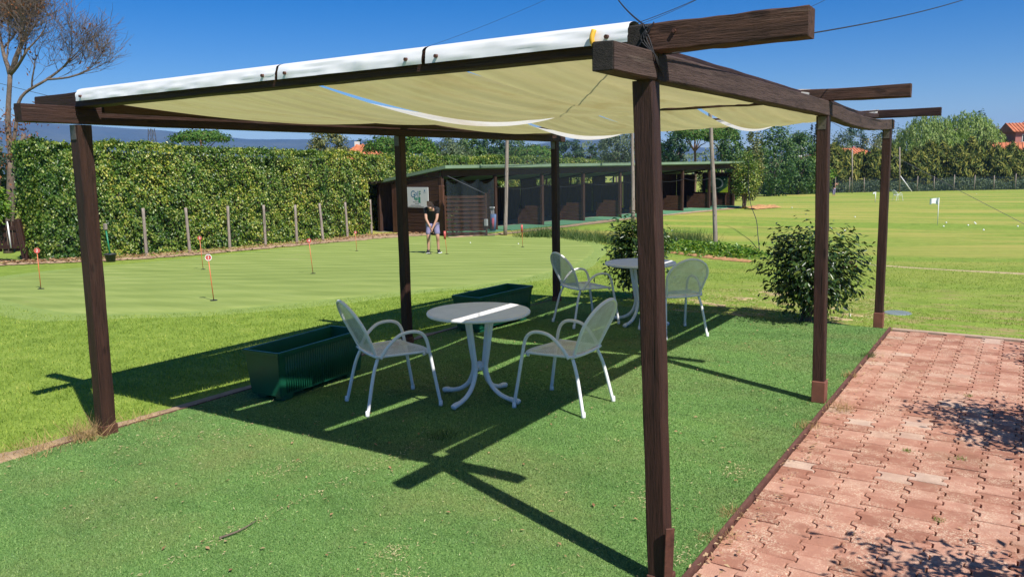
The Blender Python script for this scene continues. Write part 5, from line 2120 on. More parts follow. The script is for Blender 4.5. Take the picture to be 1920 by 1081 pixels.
# ================================================================== FIELD FURNITURE
def field_flag(b, t, lab, shape='flag', wpx=14):
    p = at(*b)
    dist = (p.x - CAM_P[0]) * FH[0] + (p.y - CAM_P[1]) * FH[1]
    h = (b[1] - t) / FPX * dist
    r = thing('field_flag', lab, 'flag', p, facing(p) + PI, 'target flags on the field')
    MB().tube([(0, 0, 0), (0, 0, h)], .013 * dist / 30, 8).build('pole', 'whitepaint', r, True)
    w = wpx / FPX * dist
    if shape == 'flag':
        fl = MB().grid(lambda u, v: Vector((-w * u, .05 * math.sin(u * 6), h - w * .95 * v * (1 - .35 * math.sin(u * PI * .8)) - .12 * w * u)), 10, 6)
        ob = fl.build('cloth', 'whiteprint', r, True)
    else:
        MB().lathe([(0, -.5 * w), (w * .35, -.3 * w), (w * .42, .1 * w), (w * .2, .7 * w), (0, 1.1 * w)], 12, (-w * .2, 0, h - w)).build('cloth', 'whiteprint', r, True)
    return r


field_flag((1757.5, 422), 371, 'white flag on a short pole right of the pergola', 'flag', 15)
field_flag((1641, 379), 360, 'small white flag half hidden by the far right post', 'flag', 5)
field_flag((1453, 366), 328, 'white teardrop marker on a pole before the far trees', 'drop', 8)
fc = copy_tree(chair0)
cpos = at(1683, 376)
fc.location = cpos
fc.rotation_euler = (0, 0, math.radians(-45))
fc['label'] = 'white chair alone at the far side of the practice field'
del fc['group']

# far fence posts, each with its place
fposts = [1427, 1459, 1486, 1508, 1566, 1592, 1620, 1655, 1719, 1751, 1788, 1826, 1863, 1903, 1940]
for i, x in enumerate(fposts):
    p = pt(x, 358, 118)
    p.z = T(p.x, p.y)
    o = MB().tube([(0, 0, -.1), (.04 * ((i * 7) % 3 - 1), .0, 2.15 + .1 * ((i * 5) % 3))], .06, 6).build('field_fence_post', 'grey_z', None, True, p)
    tag(o, 'thin grey post of the far field fence, %s from the left' % ordn[min(i, 15)], 'post', 'posts of the far field fence')
a, b = pt(1415, 358, 118.3), pt(2000, 358, 118.3)
fn = MB().grid(lambda u, v: Vector((a.x + (b.x - a.x) * u, a.y + (b.y - a.y) * u, T(a.x + (b.x - a.x) * u, a.y + (b.y - a.y) * u) + 2.0 * v)), 30, 1).build('wire_fence', 'net', None)
tag(fn, 'faint wire mesh along the far field fence posts', 'fence')
for (x, yt, d, lab) in ((1453, 286, 116, 'tall thin net post behind the white teardrop marker'), (1598, 280, 116, 'tall thin net post in front of the orange roofed house'), (1687, 276, 116, 'tall thin net post with a pale slanting brace')):
    p = pt(x, 358, d)
    p.z = T(p.x, p.y)
    q = pt(x, yt, d)
    r = thing('net_post', lab, 'post', p, 0, 'tall posts of the far ball net')
    MB().tube([(0, 0, -.1), (q.x - p.x, q.y - p.y, q.z - p.z)], .09, 8).build('post', 'grey_z', r, True)
    if x != 1598:
        rr3 = Vector((RH[0], RH[1], 0))
        MB().tube([Vector((0, 0, (q.z - p.z) * .36)), rr3 * 1.75 - Vector(p) * 0 + Vector((0, 0, 0.05))], .07, 6).build('brace', 'whitepaint' if x == 1687 else 'grey_z', r, True)
cvp = at(1683, 587)
cover = MB().lathe([(0, .01), (.15, .01), (.165, 0), (.165, -.03)], 24, (cvp.x, cvp.y, cvp.z + .004)).build('drain_cover', 'coverplate')
tag(cover, 'grey drain cover in the lawn right of the far right post', 'cover')

# ================================================================== BUSHES BY THE DECK
rb = flat(1522, 606)
bush('round_bush', 'dark leafy round bush with an orange blossom at the turf edge', 'bush', (rb.x - .07, rb.y + .2, -.03), (1.0, .95, 1.16), 5600, .075, 'bushleaf', 41, 9, flowers=3, clumps=110, shell=.35)
lb = flat(1183, 556)
bush('small_bush', 'dark leafy bush behind the far table', 'bush', (lb.x - .05, lb.y + .35, -.06), (.88, .85, 1.22), 4200, .08, 'bushleaf', 42, 7, clumps=80, shell=.35)
# shrubs along the paving, outside the picture on the right, that throw the leafy shade
bush('paving_shrub', 'leafy shrub beside the paving, shading its middle', 'shrub', (2.34, 3.0, 0), (1.3, 1.2, 1.7), 3200, .075, 'bushleaf', 43, 8, clumps=70, group='shrubs along the paving')
bush('paving_shrub', 'leafy shrub beside the paving, shading its near end', 'shrub', (2.18, .25, 0), (1.2, 1.2, 1.5), 2200, .07, 'bushleaf', 44, 8, clumps=70, group='shrubs along the paving')
bush('paving_shrub', 'small leafy shrub beside the far end of the paving', 'shrub', (2.15, 5.45, 0), (.8, .8, .9), 1000, .07, 'bushleaf', 45, 6, clumps=50, group='shrubs along the paving')


# ================================================================== TREES
def crown(kind, c, size, n, leaf, r, clumps):
    """leaf positions for one crown: c centre, size full extents"""
    s = np.array(size) / 2
    if kind == 'umbrella':
        d = unit(r.normal(0, 1, (clumps, 3)))
        d[:, 2] = np.abs(d[:, 2]) * 1.0 - .25
        C = d * s * r.uniform(.75, 1.0, (clumps, 1))
        sp = s * np.array([.10, .10, .16])
    elif kind == 'cone':
        z = 1 - np.sqrt(r.random(clumps))
        a = r.uniform(0, 2 * PI, clumps)
        C = np.stack([np.cos(a) * (1 - z) ** .8, np.sin(a) * (1 - z) ** .8, z * 2 - 1], -1) * s * r.uniform(.75, 1, (clumps, 1)) ** np.array([1, 1, 0])
        sp = s * np.array([.15, .15, .07])
    elif kind == 'column':
        z = r.uniform(-1, 1, clumps)
        a = r.uniform(0, 2 * PI, clumps)
        w = np.sqrt(np.clip(1 - np.abs(z) ** 2.6, .02, 1))
        C = np.stack([np.cos(a) * w, np.sin(a) * w, z], -1) * s * np.stack([r.uniform(.6, 1, clumps)] * 2 + [np.ones(clumps)], -1)
        sp = s * np.array([.16, .16, .07])
    else:
        d = unit(r.normal(0, 1, (clumps, 3)))
        lump = .72 + .36 * r.random((clumps, 1))
        C = d * s * lump
        sp = s * .13
    k = r.integers(0, clumps, n)
    P = C[k] + r.normal(0, 1, (n, 3)) * sp
    N = unit(C[k] / s + .35 * (P - C[k]) / sp) + r.normal(0, .4, (n, 3)) + np.array([0, 0, .3])
    return P + np.array(c), N


def tree(label, px, ytop, ybot, wpx, dist, kind, mat, n=2600, leafpx=3.2, clumps=70, group=None, trunk=True, bark='bark', name=None, base_at=None):
    r = np.random.default_rng(abs(int(px * 13 + dist)))
    mpp = dist / FPX
    g = pt(px, 340, dist)
    z0 = T(g.x, g.y)
    top, bot = pt(px, ytop, dist).z, pt(px, ybot, dist).z
    w = wpx * mpp
    root = thing(name or {'umbrella': 'umbrella_pine', 'cone': 'conifer_tree', 'column': 'cypress_tree'}.get(kind, 'broadleaf_tree'), label, 'tree', (g.x, g.y, z0), 0, group)
    h = top - bot
    n = int(n * 1.5)
    leafpx *= 1.35
    P, N = crown(kind, (0, 0, (top + bot) / 2 - z0), (w, w, h), n, leafpx, r, clumps)
    L = r.uniform(.7, 1.3, n) * leafpx * mpp
    U = r.normal(0, 1, (n, 3)) + np.array([0, 0, -.3 if kind == 'round' else .2])
    leaves('crown', mat, root, P, N, U, L, L * .6)
    tm = MB()
    hb = bot - z0
    ttop = (top + bot) / 2 - z0
    tr = max(.07, w * .035)
    tm.tube(catmull([(0, 0, -.2), (w * .02, 0, max(.1, hb * .5)), (0, 0, max(hb, .4)), (0, 0, ttop)], 4), [tr * (1 - .05 * q) for q in range(13)], 7)
    for q in range(7):
        a = 2 * PI * q / 7 + r.uniform(0, .6)
        rr_ = w * .32 * r.uniform(.6, 1.1)
        zb = max(hb, .4) * .9 + h * .05
        tm.tube([(0, 0, zb), (math.cos(a) * rr_ * .5, math.sin(a) * rr_ * .5, zb + h * .25), (math.cos(a) * rr_, math.sin(a) * rr_, zb + h * r.uniform(.35, .6))], [tr * .5, tr * .35, tr * .15], 5)
    tm.build('trunk', 'pinebark' if kind == 'umbrella' else 'bark', root, True)
    return root


TREES = [
    ('umbrella pine standing alone above the left part of the hedge', 382, 241, 277, 104, 78, 'umbrella', 'pine', 2600, 3.2, 80),
    ('olive toned round tree left of the orange roof behind the hedge', 618, 249, 304, 78, 60, 'round', 'olive', 2400, 3.4, 60),
    ('small dark conifer rising behind the orange roof', 678, 260, 296, 22, 92, 'cone', 'darkleaf', 500, 3.0, 40),
    ('bright umbrella pine just left of the mid left post', 722, 251, 304, 74, 70, 'umbrella', 'pine', 2200, 3.2, 60),
    ('wide umbrella pine just right of the mid left post', 778, 250, 306, 84, 64, 'umbrella', 'pine', 2600, 3.4, 70),
    ('grey green round tree behind the hedge right of the wide pine', 846, 262, 314, 76, 70, 'round', 'greyleaf', 2200, 3.4, 60),
    ('light green round tree behind the hedge and shed corner', 884, 260, 314, 56, 74, 'round', 'broad', 1700, 3.2, 50),
    ('dark green tree left of the pale wooden pole', 925, 255, 314, 58, 80, 'round', 'darkleaf', 1900, 3.2, 60),
    ('mid green tree right of the pale wooden pole', 968, 262, 312, 52, 96, 'round', 'broad', 1500, 3.0, 50),
    ('low umbrella pine above the shed roof left of the far left post', 1002, 270, 308, 92, 84, 'umbrella', 'pine', 2200, 3.2, 70),
    ('dark round tree just right of the far left post', 1066, 262, 312, 52, 98, 'round', 'darkleaf', 1600, 3.0, 50),
    ('small dark cone shaped tree against the blue mountain', 1111, 268, 304, 26, 125, 'cone', 'darkleaf', 600, 2.8, 40),
    ('big rounded poplar left of the near right post', 1155, 245, 312, 66, 92, 'round', 'greyleaf', 2400, 3.0, 80),
    ('blue green tree just right of the near right post', 1262, 250, 310, 56, 90, 'round', 'darkleaf', 1800, 3.2, 60),
    ('tall umbrella pine with bare trunks above the shed roof', 1302, 232, 276, 92, 98, 'umbrella', 'pine', 2400, 3.2, 80),
    ('second umbrella pine beside the tall grey pole', 1352, 230, 280, 66, 104, 'umbrella', 'pine', 1800, 3.2, 60),
    ('dense dark tree behind the far end of the shed', 1372, 256, 372, 64, 84, 'round', 'broad', 2400, 3.6, 70),
    ('narrow yellowing tree right of the far shed end', 1412, 246, 372, 36, 80, 'column', 'olive', 1500, 3.4, 50),
    ('tall broad tree right of the yellowing one', 1446, 236, 368, 84, 108, 'round', 'broad', 3000, 3.4, 90),
    ('light green feathery tree left of the mid right post', 1497, 252, 366, 70, 114, 'column', 'broad', 2600, 3.4, 80),
    ('bright green low tree behind the mid right post', 1530, 288, 366, 58, 116, 'round', 'brightleaf', 1600, 3.4, 50),
    ('grey green distant tree left of the two cypresses', 1494, 250, 330, 44, 190, 'column', 'greyleaf', 1200, 2.8, 50),
    ('tall distant cypress, left of a pair', 1518, 236, 330, 8, 180, 'column', 'cypress', 500, 2.4, 40),
    ('tall distant cypress, right of a pair', 1527, 232, 330, 8, 180, 'column', 'cypress', 500, 2.4, 40),
    ('distant grey green tree right of the mid right post', 1572, 248, 330, 56, 190, 'round', 'greyleaf', 1400, 2.8, 60),
    ('distant tree with a peaked crown above the orange roofs', 1600, 240, 330, 44, 200, 'column', 'darkleaf', 1200, 2.8, 50),
    ('distant olive toned tree left of the far right post', 1632, 250, 330, 52, 195, 'round', 'olive', 1300, 2.8, 50),
    ('distant dark tree behind the far right post', 1662, 238, 330, 56, 200, 'round', 'darkleaf', 1300, 2.8, 50),
    ('grey shrubby tree at the left edge behind the bare tree', -8, 262, 440, 70, 34, 'round', 'greyleaf', 1500, 6, 50),
    ('dark crown peeping above the willow on the right', 1826, 214, 300, 60, 175, 'round', 'darkleaf', 1000, 3.0, 50),
]
for t in TREES:
    tree(*t)


def willow(label, px, ytop, ybot, wpx, dist, n_str=520):
    r = np.random.default_rng(int(px))
    mpp = dist / FPX
    g = pt(px, 340, dist)
    z0 = T(g.x, g.y)
    top, bot = pt(px, ytop, dist).z - z0, pt(px, ybot, dist).z - z0
    w = wpx * mpp
    root = thing('willow_tree', label, 'tree', (g.x, g.y, z0), 0, 'willows behind the conifer row')
    a = r.uniform(0, 2 * PI, n_str)
    q = np.sqrt(r.random(n_str))
    lob = 1 + .18 * np.sin(a * 3 + px) + .1 * np.sin(a * 7)
    sx, sy = np.cos(a) * q * w / 2 * lob, np.sin(a) * q * w / 2 * lob
    hz = bot + (top - bot) * np.sqrt(np.clip(1 - (q * .96) ** 2.2, 0, 1)) * r.uniform(.82, 1.0, n_str)
    Ls = r.uniform(.25, .6, n_str) * (top - bot)
    m = 16
    tt = np.linspace(0, 1, m)[None]
    curve = .9 * mpp * 6
    PX_ = sx[:, None] + np.cos(a)[:, None] * curve * np.sqrt(tt) + r.normal(0, .08, (n_str, m))
    PY_ = sy[:, None] + np.sin(a)[:, None] * curve * np.sqrt(tt) + r.normal(0, .08, (n_str, m))
    PZ_ = hz[:, None] - Ls[:, None] * tt ** 1.3 + r.normal(0, .05, (n_str, m)) + .5 * mpp * 8 * np.sqrt(tt) * (1 - tt)
    P = np.stack([PX_, PY_, np.maximum(PZ_, .3)], -1).reshape(-1, 3)
    n = len(P)
    N = np.stack([np.repeat(np.cos(a), m), np.repeat(np.sin(a), m), np.full(n, .5)], -1) + r.normal(0, .5, (n, 3))
    U = np.array([0, 0, -1.0]) + r.normal(0, .35, (n, 3))
    L = r.uniform(.7, 1.3, n) * 6.0 * mpp
    leaves('crown', 'willow', root, P, N, U, L, L * .3)
    tm = MB()
    tm.tube([(0, 0, -.2), (.2, 0, bot * .6), (0, 0, top * .75)], [.4, .32, .12], 8)
    for k in range(8):
        b = 2 * PI * k / 8
        tm.tube([(0, 0, top * .35), (math.cos(b) * w * .2, math.sin(b) * w * .2, top * .7), (math.cos(b) * w * .34, math.sin(b) * w * .34, top * .78)], [.16, .1, .05], 5)
    tm.build('trunk', 'bark', root, True)
    return root


willow('large weeping willow behind the conifers, left of two', 1735, 213, 330, 140, 145, 620)
willow('large weeping willow behind the conifers, right of two', 1808, 208, 330, 150, 150, 680)


def conifer_row(i, px, ytop, wpx, dist):
    r = np.random.default_rng(900 + i)
    mpp = dist / FPX
    g = pt(px, 340, dist)
    z0 = T(g.x, g.y)
    H = pt(px, ytop, dist).z - z0
    w = wpx * mpp
    root = thing('conifer_tree', 'feathery conifer in the row behind the field fence, %s from the left' % ordn[i], 'tree', (g.x, g.y, z0), 0, 'conifers in the row behind the field fence')
    n = 2300
    z = r.random(n) ** .75
    a = r.uniform(0, 2 * PI, n)
    rad = (w / 2) * np.clip(1.12 * (1 - z ** 4.5), .10, 1) * (.62 + .45 * r.random(n)) * (1 + .18 * np.sin(a * 5 + z * 14))
    P = np.stack([np.cos(a) * rad, np.sin(a) * rad, z * H + r.normal(0, .25, n)], -1)
    P[:, 2] = np.maximum(P[:, 2], .1)
    out = np.stack([np.cos(a), np.sin(a), np.zeros(n)], -1)
    U = out * .8 + np.array([0, 0, .9]) + r.normal(0, .35, (n, 3))
    N = out + np.array([0, 0, .25]) + r.normal(0, .5, (n, 3))
    L = r.uniform(.6, 1.5, n) * 9.0 * mpp
    leaves('crown', 'conifer', root, P, N, U, L, L * .24)
    MB().tube([(0, 0, -.2), (0, 0, H * .9)], [.18, .04], 6).build('trunk', 'bark', root, True)


ctops = [282, 296, 300, 292, 284, 300, 291, 278, 282, 286, 272, 278, 288, 284, 292, 290]
for i in range(16):
    conifer_row(i, 1562 + i * 25.5, ctops[i] - 10, 54, 124 + (i % 3))
# undergrowth along the far fence: a bramble mass that reads as one
n = 9000
u = rng.random(n)
x = 1410 + 560 * u
ys_ = []
P = np.empty((n, 3))
A, B = np.array(pt(1405, 358, 119)), np.array(pt(2000, 358, 119))
P[:] = A + (B - A) * u[:, None]
bump_ = .35 + .65 * smooth_noise2(u * 60, u * 0, 77, 5.0)
P[:, :2] += FH * rng.uniform(-.3, 4, n)[:, None]
P[:, 2] = terr(P[:, 0], P[:, 1]) + rng.random(n) * 2.4 * bump_
o = leaves('undergrowth', 'greyleaf', None, P, rng.normal(0, 1, (n, 3)) + np.array([0, 0, .6]), rng.normal(0, 1, (n, 3)), rng.uniform(.25, .5, n), .2)
tag(o, 'low brambles along the foot of the far fence', 'undergrowth', kind='stuff')
n = 9000
A, B = np.array(pt(1385, 340, 122)), np.array(pt(1600, 340, 128))
u = rng.random(n)
P = A + (B - A) * u[:, None]
P[:, :2] += FH * rng.uniform(0, 5, n)[:, None]
P[:, 2] = terr(P[:, 0], P[:, 1]) + rng.random(n) ** .8 * (4.6 + 2.0 * smooth_noise2(u * 30, u * 0, 5, 3.0))
o = leaves('far_thicket', 'darkleaf', None, P, rng.normal(0, .5, (n, 3)) + np.array([-FH[0], -FH[1], .6]), rng.normal(0, 1, (n, 3)), rng.uniform(.35, .7, n), .3)
tag(o, 'dark thicket filling the gaps below the far trees', 'thicket', kind='stuff')
# low wood closing the view beyond everything
n = 16000
u = rng.random(n)
ang = -700 + 3500 * u
P = np.empty((n, 3))
base0 = np.array([pt(a, 320, 230) for a in (-700, 0, 700, 1400, 2100, 2800)])
xs6 = np.array([-700, 0, 700, 1400, 2100, 2800.])
for k in range(3):
    P[:, k] = np.interp(ang, xs6, base0[:, k])
P[:, :2] += FH * rng.uniform(0, 14, n)[:, None]
P[:, 2] = -3.2 + rng.random(n) ** .7 * (7.5 + 5.5 * smooth_noise2(ang, ang * 0, 15, 38.0))
o = leaves('far_wood', 'greyleaf', None, P, rng.normal(0, .5, (n, 3)) + np.array([-FH[0], -FH[1], .7]), rng.normal(0, 1, (n, 3)), rng.uniform(.6, 1.3, n), .6)
tag(o, 'low distant wood closing the plain below the mountains', 'wood', kind='stuff')

# ================================================================== HOUSES
def house(label, px, dist, w, d, wall_h, ridge_h, rz, wallmat, chimneys=1, windows=3, zoff=0.0, hip=True):
    g = pt(px, 330, dist)
    z0 = T(g.x, g.y) + zoff
    r = thing('house', label, 'house', (g.x, g.y, z0), rz)
    MB().box(-w / 2, w / 2, -d / 2, d / 2, 0, wall_h).build('wall', wallmat, r)
    e = .5
    rm = MB()
    hx = w / 2 - (d * .35 if hip else 0)
    A_ = [(-w / 2 - e, -d / 2 - e, wall_h - .1), (w / 2 + e, -d / 2 - e, wall_h - .1), (w / 2 + e, d / 2 + e, wall_h - .1), (-w / 2 - e, d / 2 + e, wall_h - .1)]
    B_ = [(-hx - (0 if hip else e), 0, ridge_h), (hx + (0 if hip else e), 0, ridge_h)]
    for dz in (0,):
        v = [rm.bm.verts.new(p) for p in A_ + B_]
        for f in ((0, 1, 5, 4), (1, 2, 5), (2, 3, 4, 5), (3, 0, 4), (3, 2, 1, 0)):
            rm.bm.faces.new([v[k] for k in f])
    ro = rm.build('roof', 'tile', r)
    # rows of cover tiles running down the two long slopes
    tm = MB()
    nt_ = int(w / .5)
    for s in (-1, 1):
        for k in range(nt_ + 1):
            x = -w / 2 - e + (w + 2 * e) * k / nt_
            xt = max(-hx - (0 if hip else e), min(hx + (0 if hip else e), x))
            f = 1.0
            if hip and abs(x) > hx:
                f = max(.05, 1 - (abs(x) - hx) / (w / 2 + e - hx))
            p0 = Vector((x, s * (d / 2 + e), wall_h - .06))
            p1 = Vector((x, s * (d / 2 + e) * (1 - f), wall_h - .06 + (ridge_h - wall_h + .1) * f))
            tm.tube([p0, p1], .09, 4)
    tt_ = tm.build('tile_rows', 'tile', ro)
    for k in range(chimneys):
        x = -w * .2 + k * w * .42
        ch = MB().box(x - .2, x + .2, .4, .9, ridge_h - 1.2, ridge_h + .35).build('chimney', 'plaster_pink' if k else 'plaster_white', ro)
    for k in range(windows):
        x = -w / 2 + w * (k + .5) / windows
        f = MB().box(x - .55, x + .55, -d / 2 - .06, -d / 2 + .02, wall_h - 2.0, wall_h - .6).build('window', 'plaster_white', r)
        MB().box(x - .42, x + .42, -d / 2 - .075, -d / 2 - .0605, wall_h - 1.88, wall_h - .72).build('pane', 'glass', f)
    return r


cf = math.atan2(RH[1], RH[0])
house('low house with an orange tiled roof behind the hedge', 683, 82, 4.1, 4.2, 4.95, 6.3, cf - .15, 'plaster_yellow', 1, 2, 0, True)
house('house with an orange roof showing behind the conifers between the right posts', 1576, 150, 12.0, 7.0, 5.5, 7.2, cf + .1, 'plaster_yellow', 2, 4, 0, True)
house('pink house with an orange roof at the right edge beyond the conifers', 1938, 150, 9.5, 8.0, 9.7, 11.3, cf - .25, 'plaster_pink', 1, 3, 0, False)
house('ochre house with a low roof at the right edge behind the conifers', 1890, 142, 5.0, 6.0, 6.3, 7.6, cf - .5, 'plaster_yellow', 0, 2, 0, False)
g = pt(1497, 330, 230)
wb = thing('white_building', 'small white distant building left of the two cypresses', 'building', (g.x, g.y, -3.2), cf)
wh = pt(1497, 256, 230).z + 3.2
MB().box(-.8, .8, -2, 2, 0, wh).build('wall', 'plaster_white', wb)
for k in range(3):
    MB().box(-.5, .5, -2.05, -1.99, 4 + 3 * k, 5.6 + 3 * k).build('window', 'glass', wb)
# lattice pylon far behind the hedge
g = pt(291, 330, 240)
py = thing('lattice_pylon', 'faint steel lattice pylon against the mountain above the hedge', 'pylon', (g.x, g.y, -3.2))
ht = pt(291, 241, 240).z + 3.2
pm = MB()
for sx in (-1, 1):
    for sy in (-1, 1):
        pm.tube([(sx * 1.6, sy * 1.6, 0), (sx * .6, sy * .6, ht)], .10, 4)
pm.build('legs', 'galv', py)
pm = MB()
nseg = 7
for k in range(nseg):
    z0_, z1_ = ht * k / nseg, ht * (k + 1) / nseg
    w0, w1 = 1.6 - k / nseg, 1.6 - (k + 1) / nseg
    for s in (-1, 1):
        pm.tube([(-w0, s * w0, z0_), (w1, s * w1, z1_)], .06, 4)
        pm.tube([(w0, s * w0, z0_), (-w1, s * w1, z1_)], .06, 4)
pm.build('bracing', 'galv', py)

# ================================================================== GRASS, WEEDS, LITTER
def in_poly(P, poly):
    x, y = P[:, 0], P[:, 1]
    ins = np.zeros(len(P), bool)
    n = len(poly)
    for i in range(n):
        x0, y0 = poly[i]
        x1, y1 = poly[(i + 1) % n]
        c = ((y0 > y) != (y1 > y)) & (x < (x1 - x0) * (y - y0) / (y1 - y0 + 1e-12) + x0)
        ins ^= c
    return ins


def visible(P, m=40):
    d = P - CAM_P
    z = d @ FW
    u = 960 + FPX * (d @ RT) / np.maximum(z, .01)
    w = 540.5 - FPX * (d @ UP) / np.maximum(z, .01)
    return (z > .3) & (u > -m) & (u < 1920 + m) & (w < 1081 + m * 3) & (w > 0)


gpoly = [(p.x, p.y) for p in catmull(green_out + [green_out[0]], 6)[:-1]]
N = 1500000
P = np.stack([rng.uniform(-22, 5, N), rng.uniform(-3, 22, N)], -1)
dist = np.hypot(P[:, 0] - CAM_P[0], P[:, 1] - CAM_P[1])
keep = rng.random(N) < np.clip((6.5 / dist) ** 1.3, 0, 1) * np.clip((22 - dist) / 10, 0, 1)
keep &= ~((P[:, 0] > TX0 - .10) & (P[:, 0] < TX1 + .02) & (P[:, 1] < TY1 + .03))
keep &= ~((P[:, 0] > TX1) & (P[:, 1] < 6.56))
P = P[keep]
P3 = np.concatenate([P, terr(P[:, 0], P[:, 1])[:, None]], 1)
P3 = P3[visible(P3)]
P3 = P3[~in_poly(P3, gpoly)]
# thin over the bare strip and bare patches
edge = (P3[:, 0] > -4.48) & (P3[:, 0] < -4.15) & (P3[:, 1] < 6.4)
P3 = P3[~edge | (rng.random(len(P3)) < .12)]
bare = smooth_noise2(P3[:, 0] * 1.0, P3[:, 1] * 2.0, 55, .7)
bz = (P3[:, 1] > 6.4) & (P3[:, 1] < 10.5) & (P3[:, 0] > -3.6)
P3 = P3[~(bz & (bare > .52) & (rng.random(len(P3)) < .8))]
n = len(P3)
dist = np.hypot(P3[:, 0] - CAM_P[0], P3[:, 1] - CAM_P[1])
tuft = smooth_noise2(P3[:, 0], P3[:, 1], 8, .35)
H = rng.uniform(.016, .038, n) * (.7 + .6 * tuft) * np.where(P3[:, 1] > 6.4, .7, 1.0)
V, F = blades(P3, H, rng.uniform(.003, .0055, n) * (1 + dist / 14), 1.1)
o = link('grass', np_mesh('grass', V, F), 'blade')
tag(o, 'short green lawn grass around the pergola', 'grass', kind='stuff')
print('grass', n)

# pile of the artificial turf
N = 1000000
P = np.stack([rng.uniform(TX0, TX1, N), rng.uniform(-3.0, TY1, N)], -1)
dist = np.hypot(P[:, 0] - CAM_P[0], P[:, 1] - CAM_P[1])
P = P[rng.random(N) < np.clip((4.2 / dist) ** 1.2, 0, 1)]
P3 = np.concatenate([P, np.zeros((len(P), 1))], 1)
P3 = P3[visible(P3, 700)]
n = len(P3)
dist = np.hypot(P3[:, 0] - CAM_P[0], P3[:, 1] - CAM_P[1])
V, F = blades(P3, rng.uniform(.005, .012, n), rng.uniform(.0025, .0045, n) * (.8 + dist / 14), 1.3)
o = link('turf_pile', np_mesh('turf_pile', V, F), 'pile')
tag(o, 'short plastic pile of the artificial turf', 'turf pile', kind='stuff')
print('pile', n)


def sliver_field(name, label, mat, P3, L, W, cat):
    n = len(P3)
    N_ = np.tile(np.array([[0, 0, 1.0]]), (n, 1)) + rng.normal(0, .15, (n, 3))
    U_ = rng.normal(0, 1, (n, 3)) * np.array([1, 1, .05])
    o = leaves(name, mat, None, P3, N_, U_, L, W, .1)
    tag(o, label, cat, kind='stuff')
    return o


for k in range(24):
    q = (random.uniform(1240, 1640), random.uniform(545, 606))
    if k > 34:
        q = (random.uniform(1660, 1900), random.uniform(590, 618))
    c = at(*q)
    if c.x > TX0 and c.x < TX1 and c.y < TY1 + .08:
        continue
    w_, h_ = random.uniform(.08, .22), random.uniform(.04, .08)
    a_ = random.uniform(-.5, .5) - .1
    outl = []
    for t in range(9):
        th = 2 * PI * t / 9
        f = random.uniform(.6, 1.25)
        ex, ey = math.cos(th) * w_ * f, math.sin(th) * h_ * f
        outl.append((c.x + ex * math.cos(a_) - ey * math.sin(a_), c.y + ex * math.sin(a_) + ey * math.cos(a_), 0))
    o = terrain_patch('bare_patch', outl, 'strawearth', .012, 3)
    tag(o, 'bare straw coloured patch in the lawn by the round bush', 'bare ground', kind='structure')
n = 5200
P = np.array([tuple(at(random.uniform(1240, 1660), random.uniform(545, 608))) for _ in range(700)])
P = np.repeat(P, 8, 0)[:n]
P[:, :2] += rng.normal(0, .06, (len(P), 2))
P[:, 2] = terr(P[:, 0], P[:, 1]) + rng.uniform(.02, .035, len(P))
P = P[~((P[:, 0] > TX0) & (P[:, 0] < TX1) & (P[:, 1] < TY1 + .03))]
sliver_field('dead_grass', 'dead straw grass in the lawn beyond the turf edge', 'straw', P, rng.uniform(.02, .06, len(P)), rng.uniform(.004, .008, len(P)), 'dead grass')
# straw bits scattered on the turf, denser to the left
n = 2600
P = np.stack([TX0 + (TX1 - TX0) * rng.random(n) ** 1.5, rng.uniform(-1, 6.4, n), np.full(n, .013)], -1)
seam = np.stack([-2.02 + rng.normal(0, .035, 230), rng.uniform(-1.2, 1.1, 230) , np.full(230, .013)], -1)
patch = np.concatenate([np.stack([c[0] + rng.normal(0, c[2], 90), c[1] + rng.normal(0, c[2] * 1.4, 90), np.full(90, .013)], -1) for c in ((-1.15, -.35, .05), (-.95, -.55, .07), (-3.4, .35, .12), (-3.75, .1, .1), (-2.5, .1, .06), (-.35, .9, .06), (-.05, 1.5, .05), (.05, .3, .06))])
P = np.concatenate([P, seam, patch])
n = len(P)
sliver_field('straw_litter', 'bits of straw scattered over the turf', 'straw', P, rng.uniform(.008, .035, n), rng.uniform(.002, .005, n), 'litter')
n = 320
P = np.stack([rng.uniform(TX0, TX1, n), rng.uniform(-1, 6.4, n), np.full(n, .016)], -1)
P2 = np.stack([rng.uniform(TX1, TX1 + .16, 260), rng.uniform(-.5, 6.2, 260), rng.uniform(.006, .03, 260)], -1)
P4 = np.stack([rng.uniform(.3, 2, 50), rng.uniform(0, 6.2, 50), np.full(50, .01)], -1)
P = np.concatenate([P, P2, P4])
sliver_field('leaf_litter', 'dry brown leaves on the turf and along its edge', 'litter', P, rng.uniform(.012, .04, len(P)), rng.uniform(.008, .02, len(P)), 'litter')
# fallen leaves under the hedge
hpn = np.array([(p.x, p.y) for p in hp])
u = rng.random(3000) * (len(hpn) - 1)
k = u.astype(int)
f = (u - k)[:, None]
Q = hpn[k] * (1 - f) + hpn[np.minimum(k + 1, len(hpn) - 1)] * f
Q += np.stack([rng.normal(-.15, .35, 3000), rng.normal(0, .2, 3000)], -1)
P = np.concatenate([Q, (terr(Q[:, 0], Q[:, 1]) + rng.uniform(.04, .12, 3000))[:, None]], 1)
sliver_field('hedge_litter', 'fallen dry leaves along the hedge foot', 'litter', P, rng.uniform(.06, .13, 3000), rng.uniform(.04, .08, 3000), 'litter')


def tuft(name, label, loc, n, rad, h, mat, w=.004, cat='weed', lean=1.0):
    a = rng.uniform(0, 2 * PI, n)
    q = rng.random(n) ** .7 * rad
    P = np.stack([loc[0] + np.cos(a) * q, loc[1] + np.sin(a) * q, np.full(n, loc[2])], -1)
    V, F = blades(P, rng.uniform(.4, 1, n) * h, np.full(n, w), lean)
    o = link(name, np_mesh(name, V, F), mat)
    # base at the tuft's foot
    tag(o, label, cat)
    return o


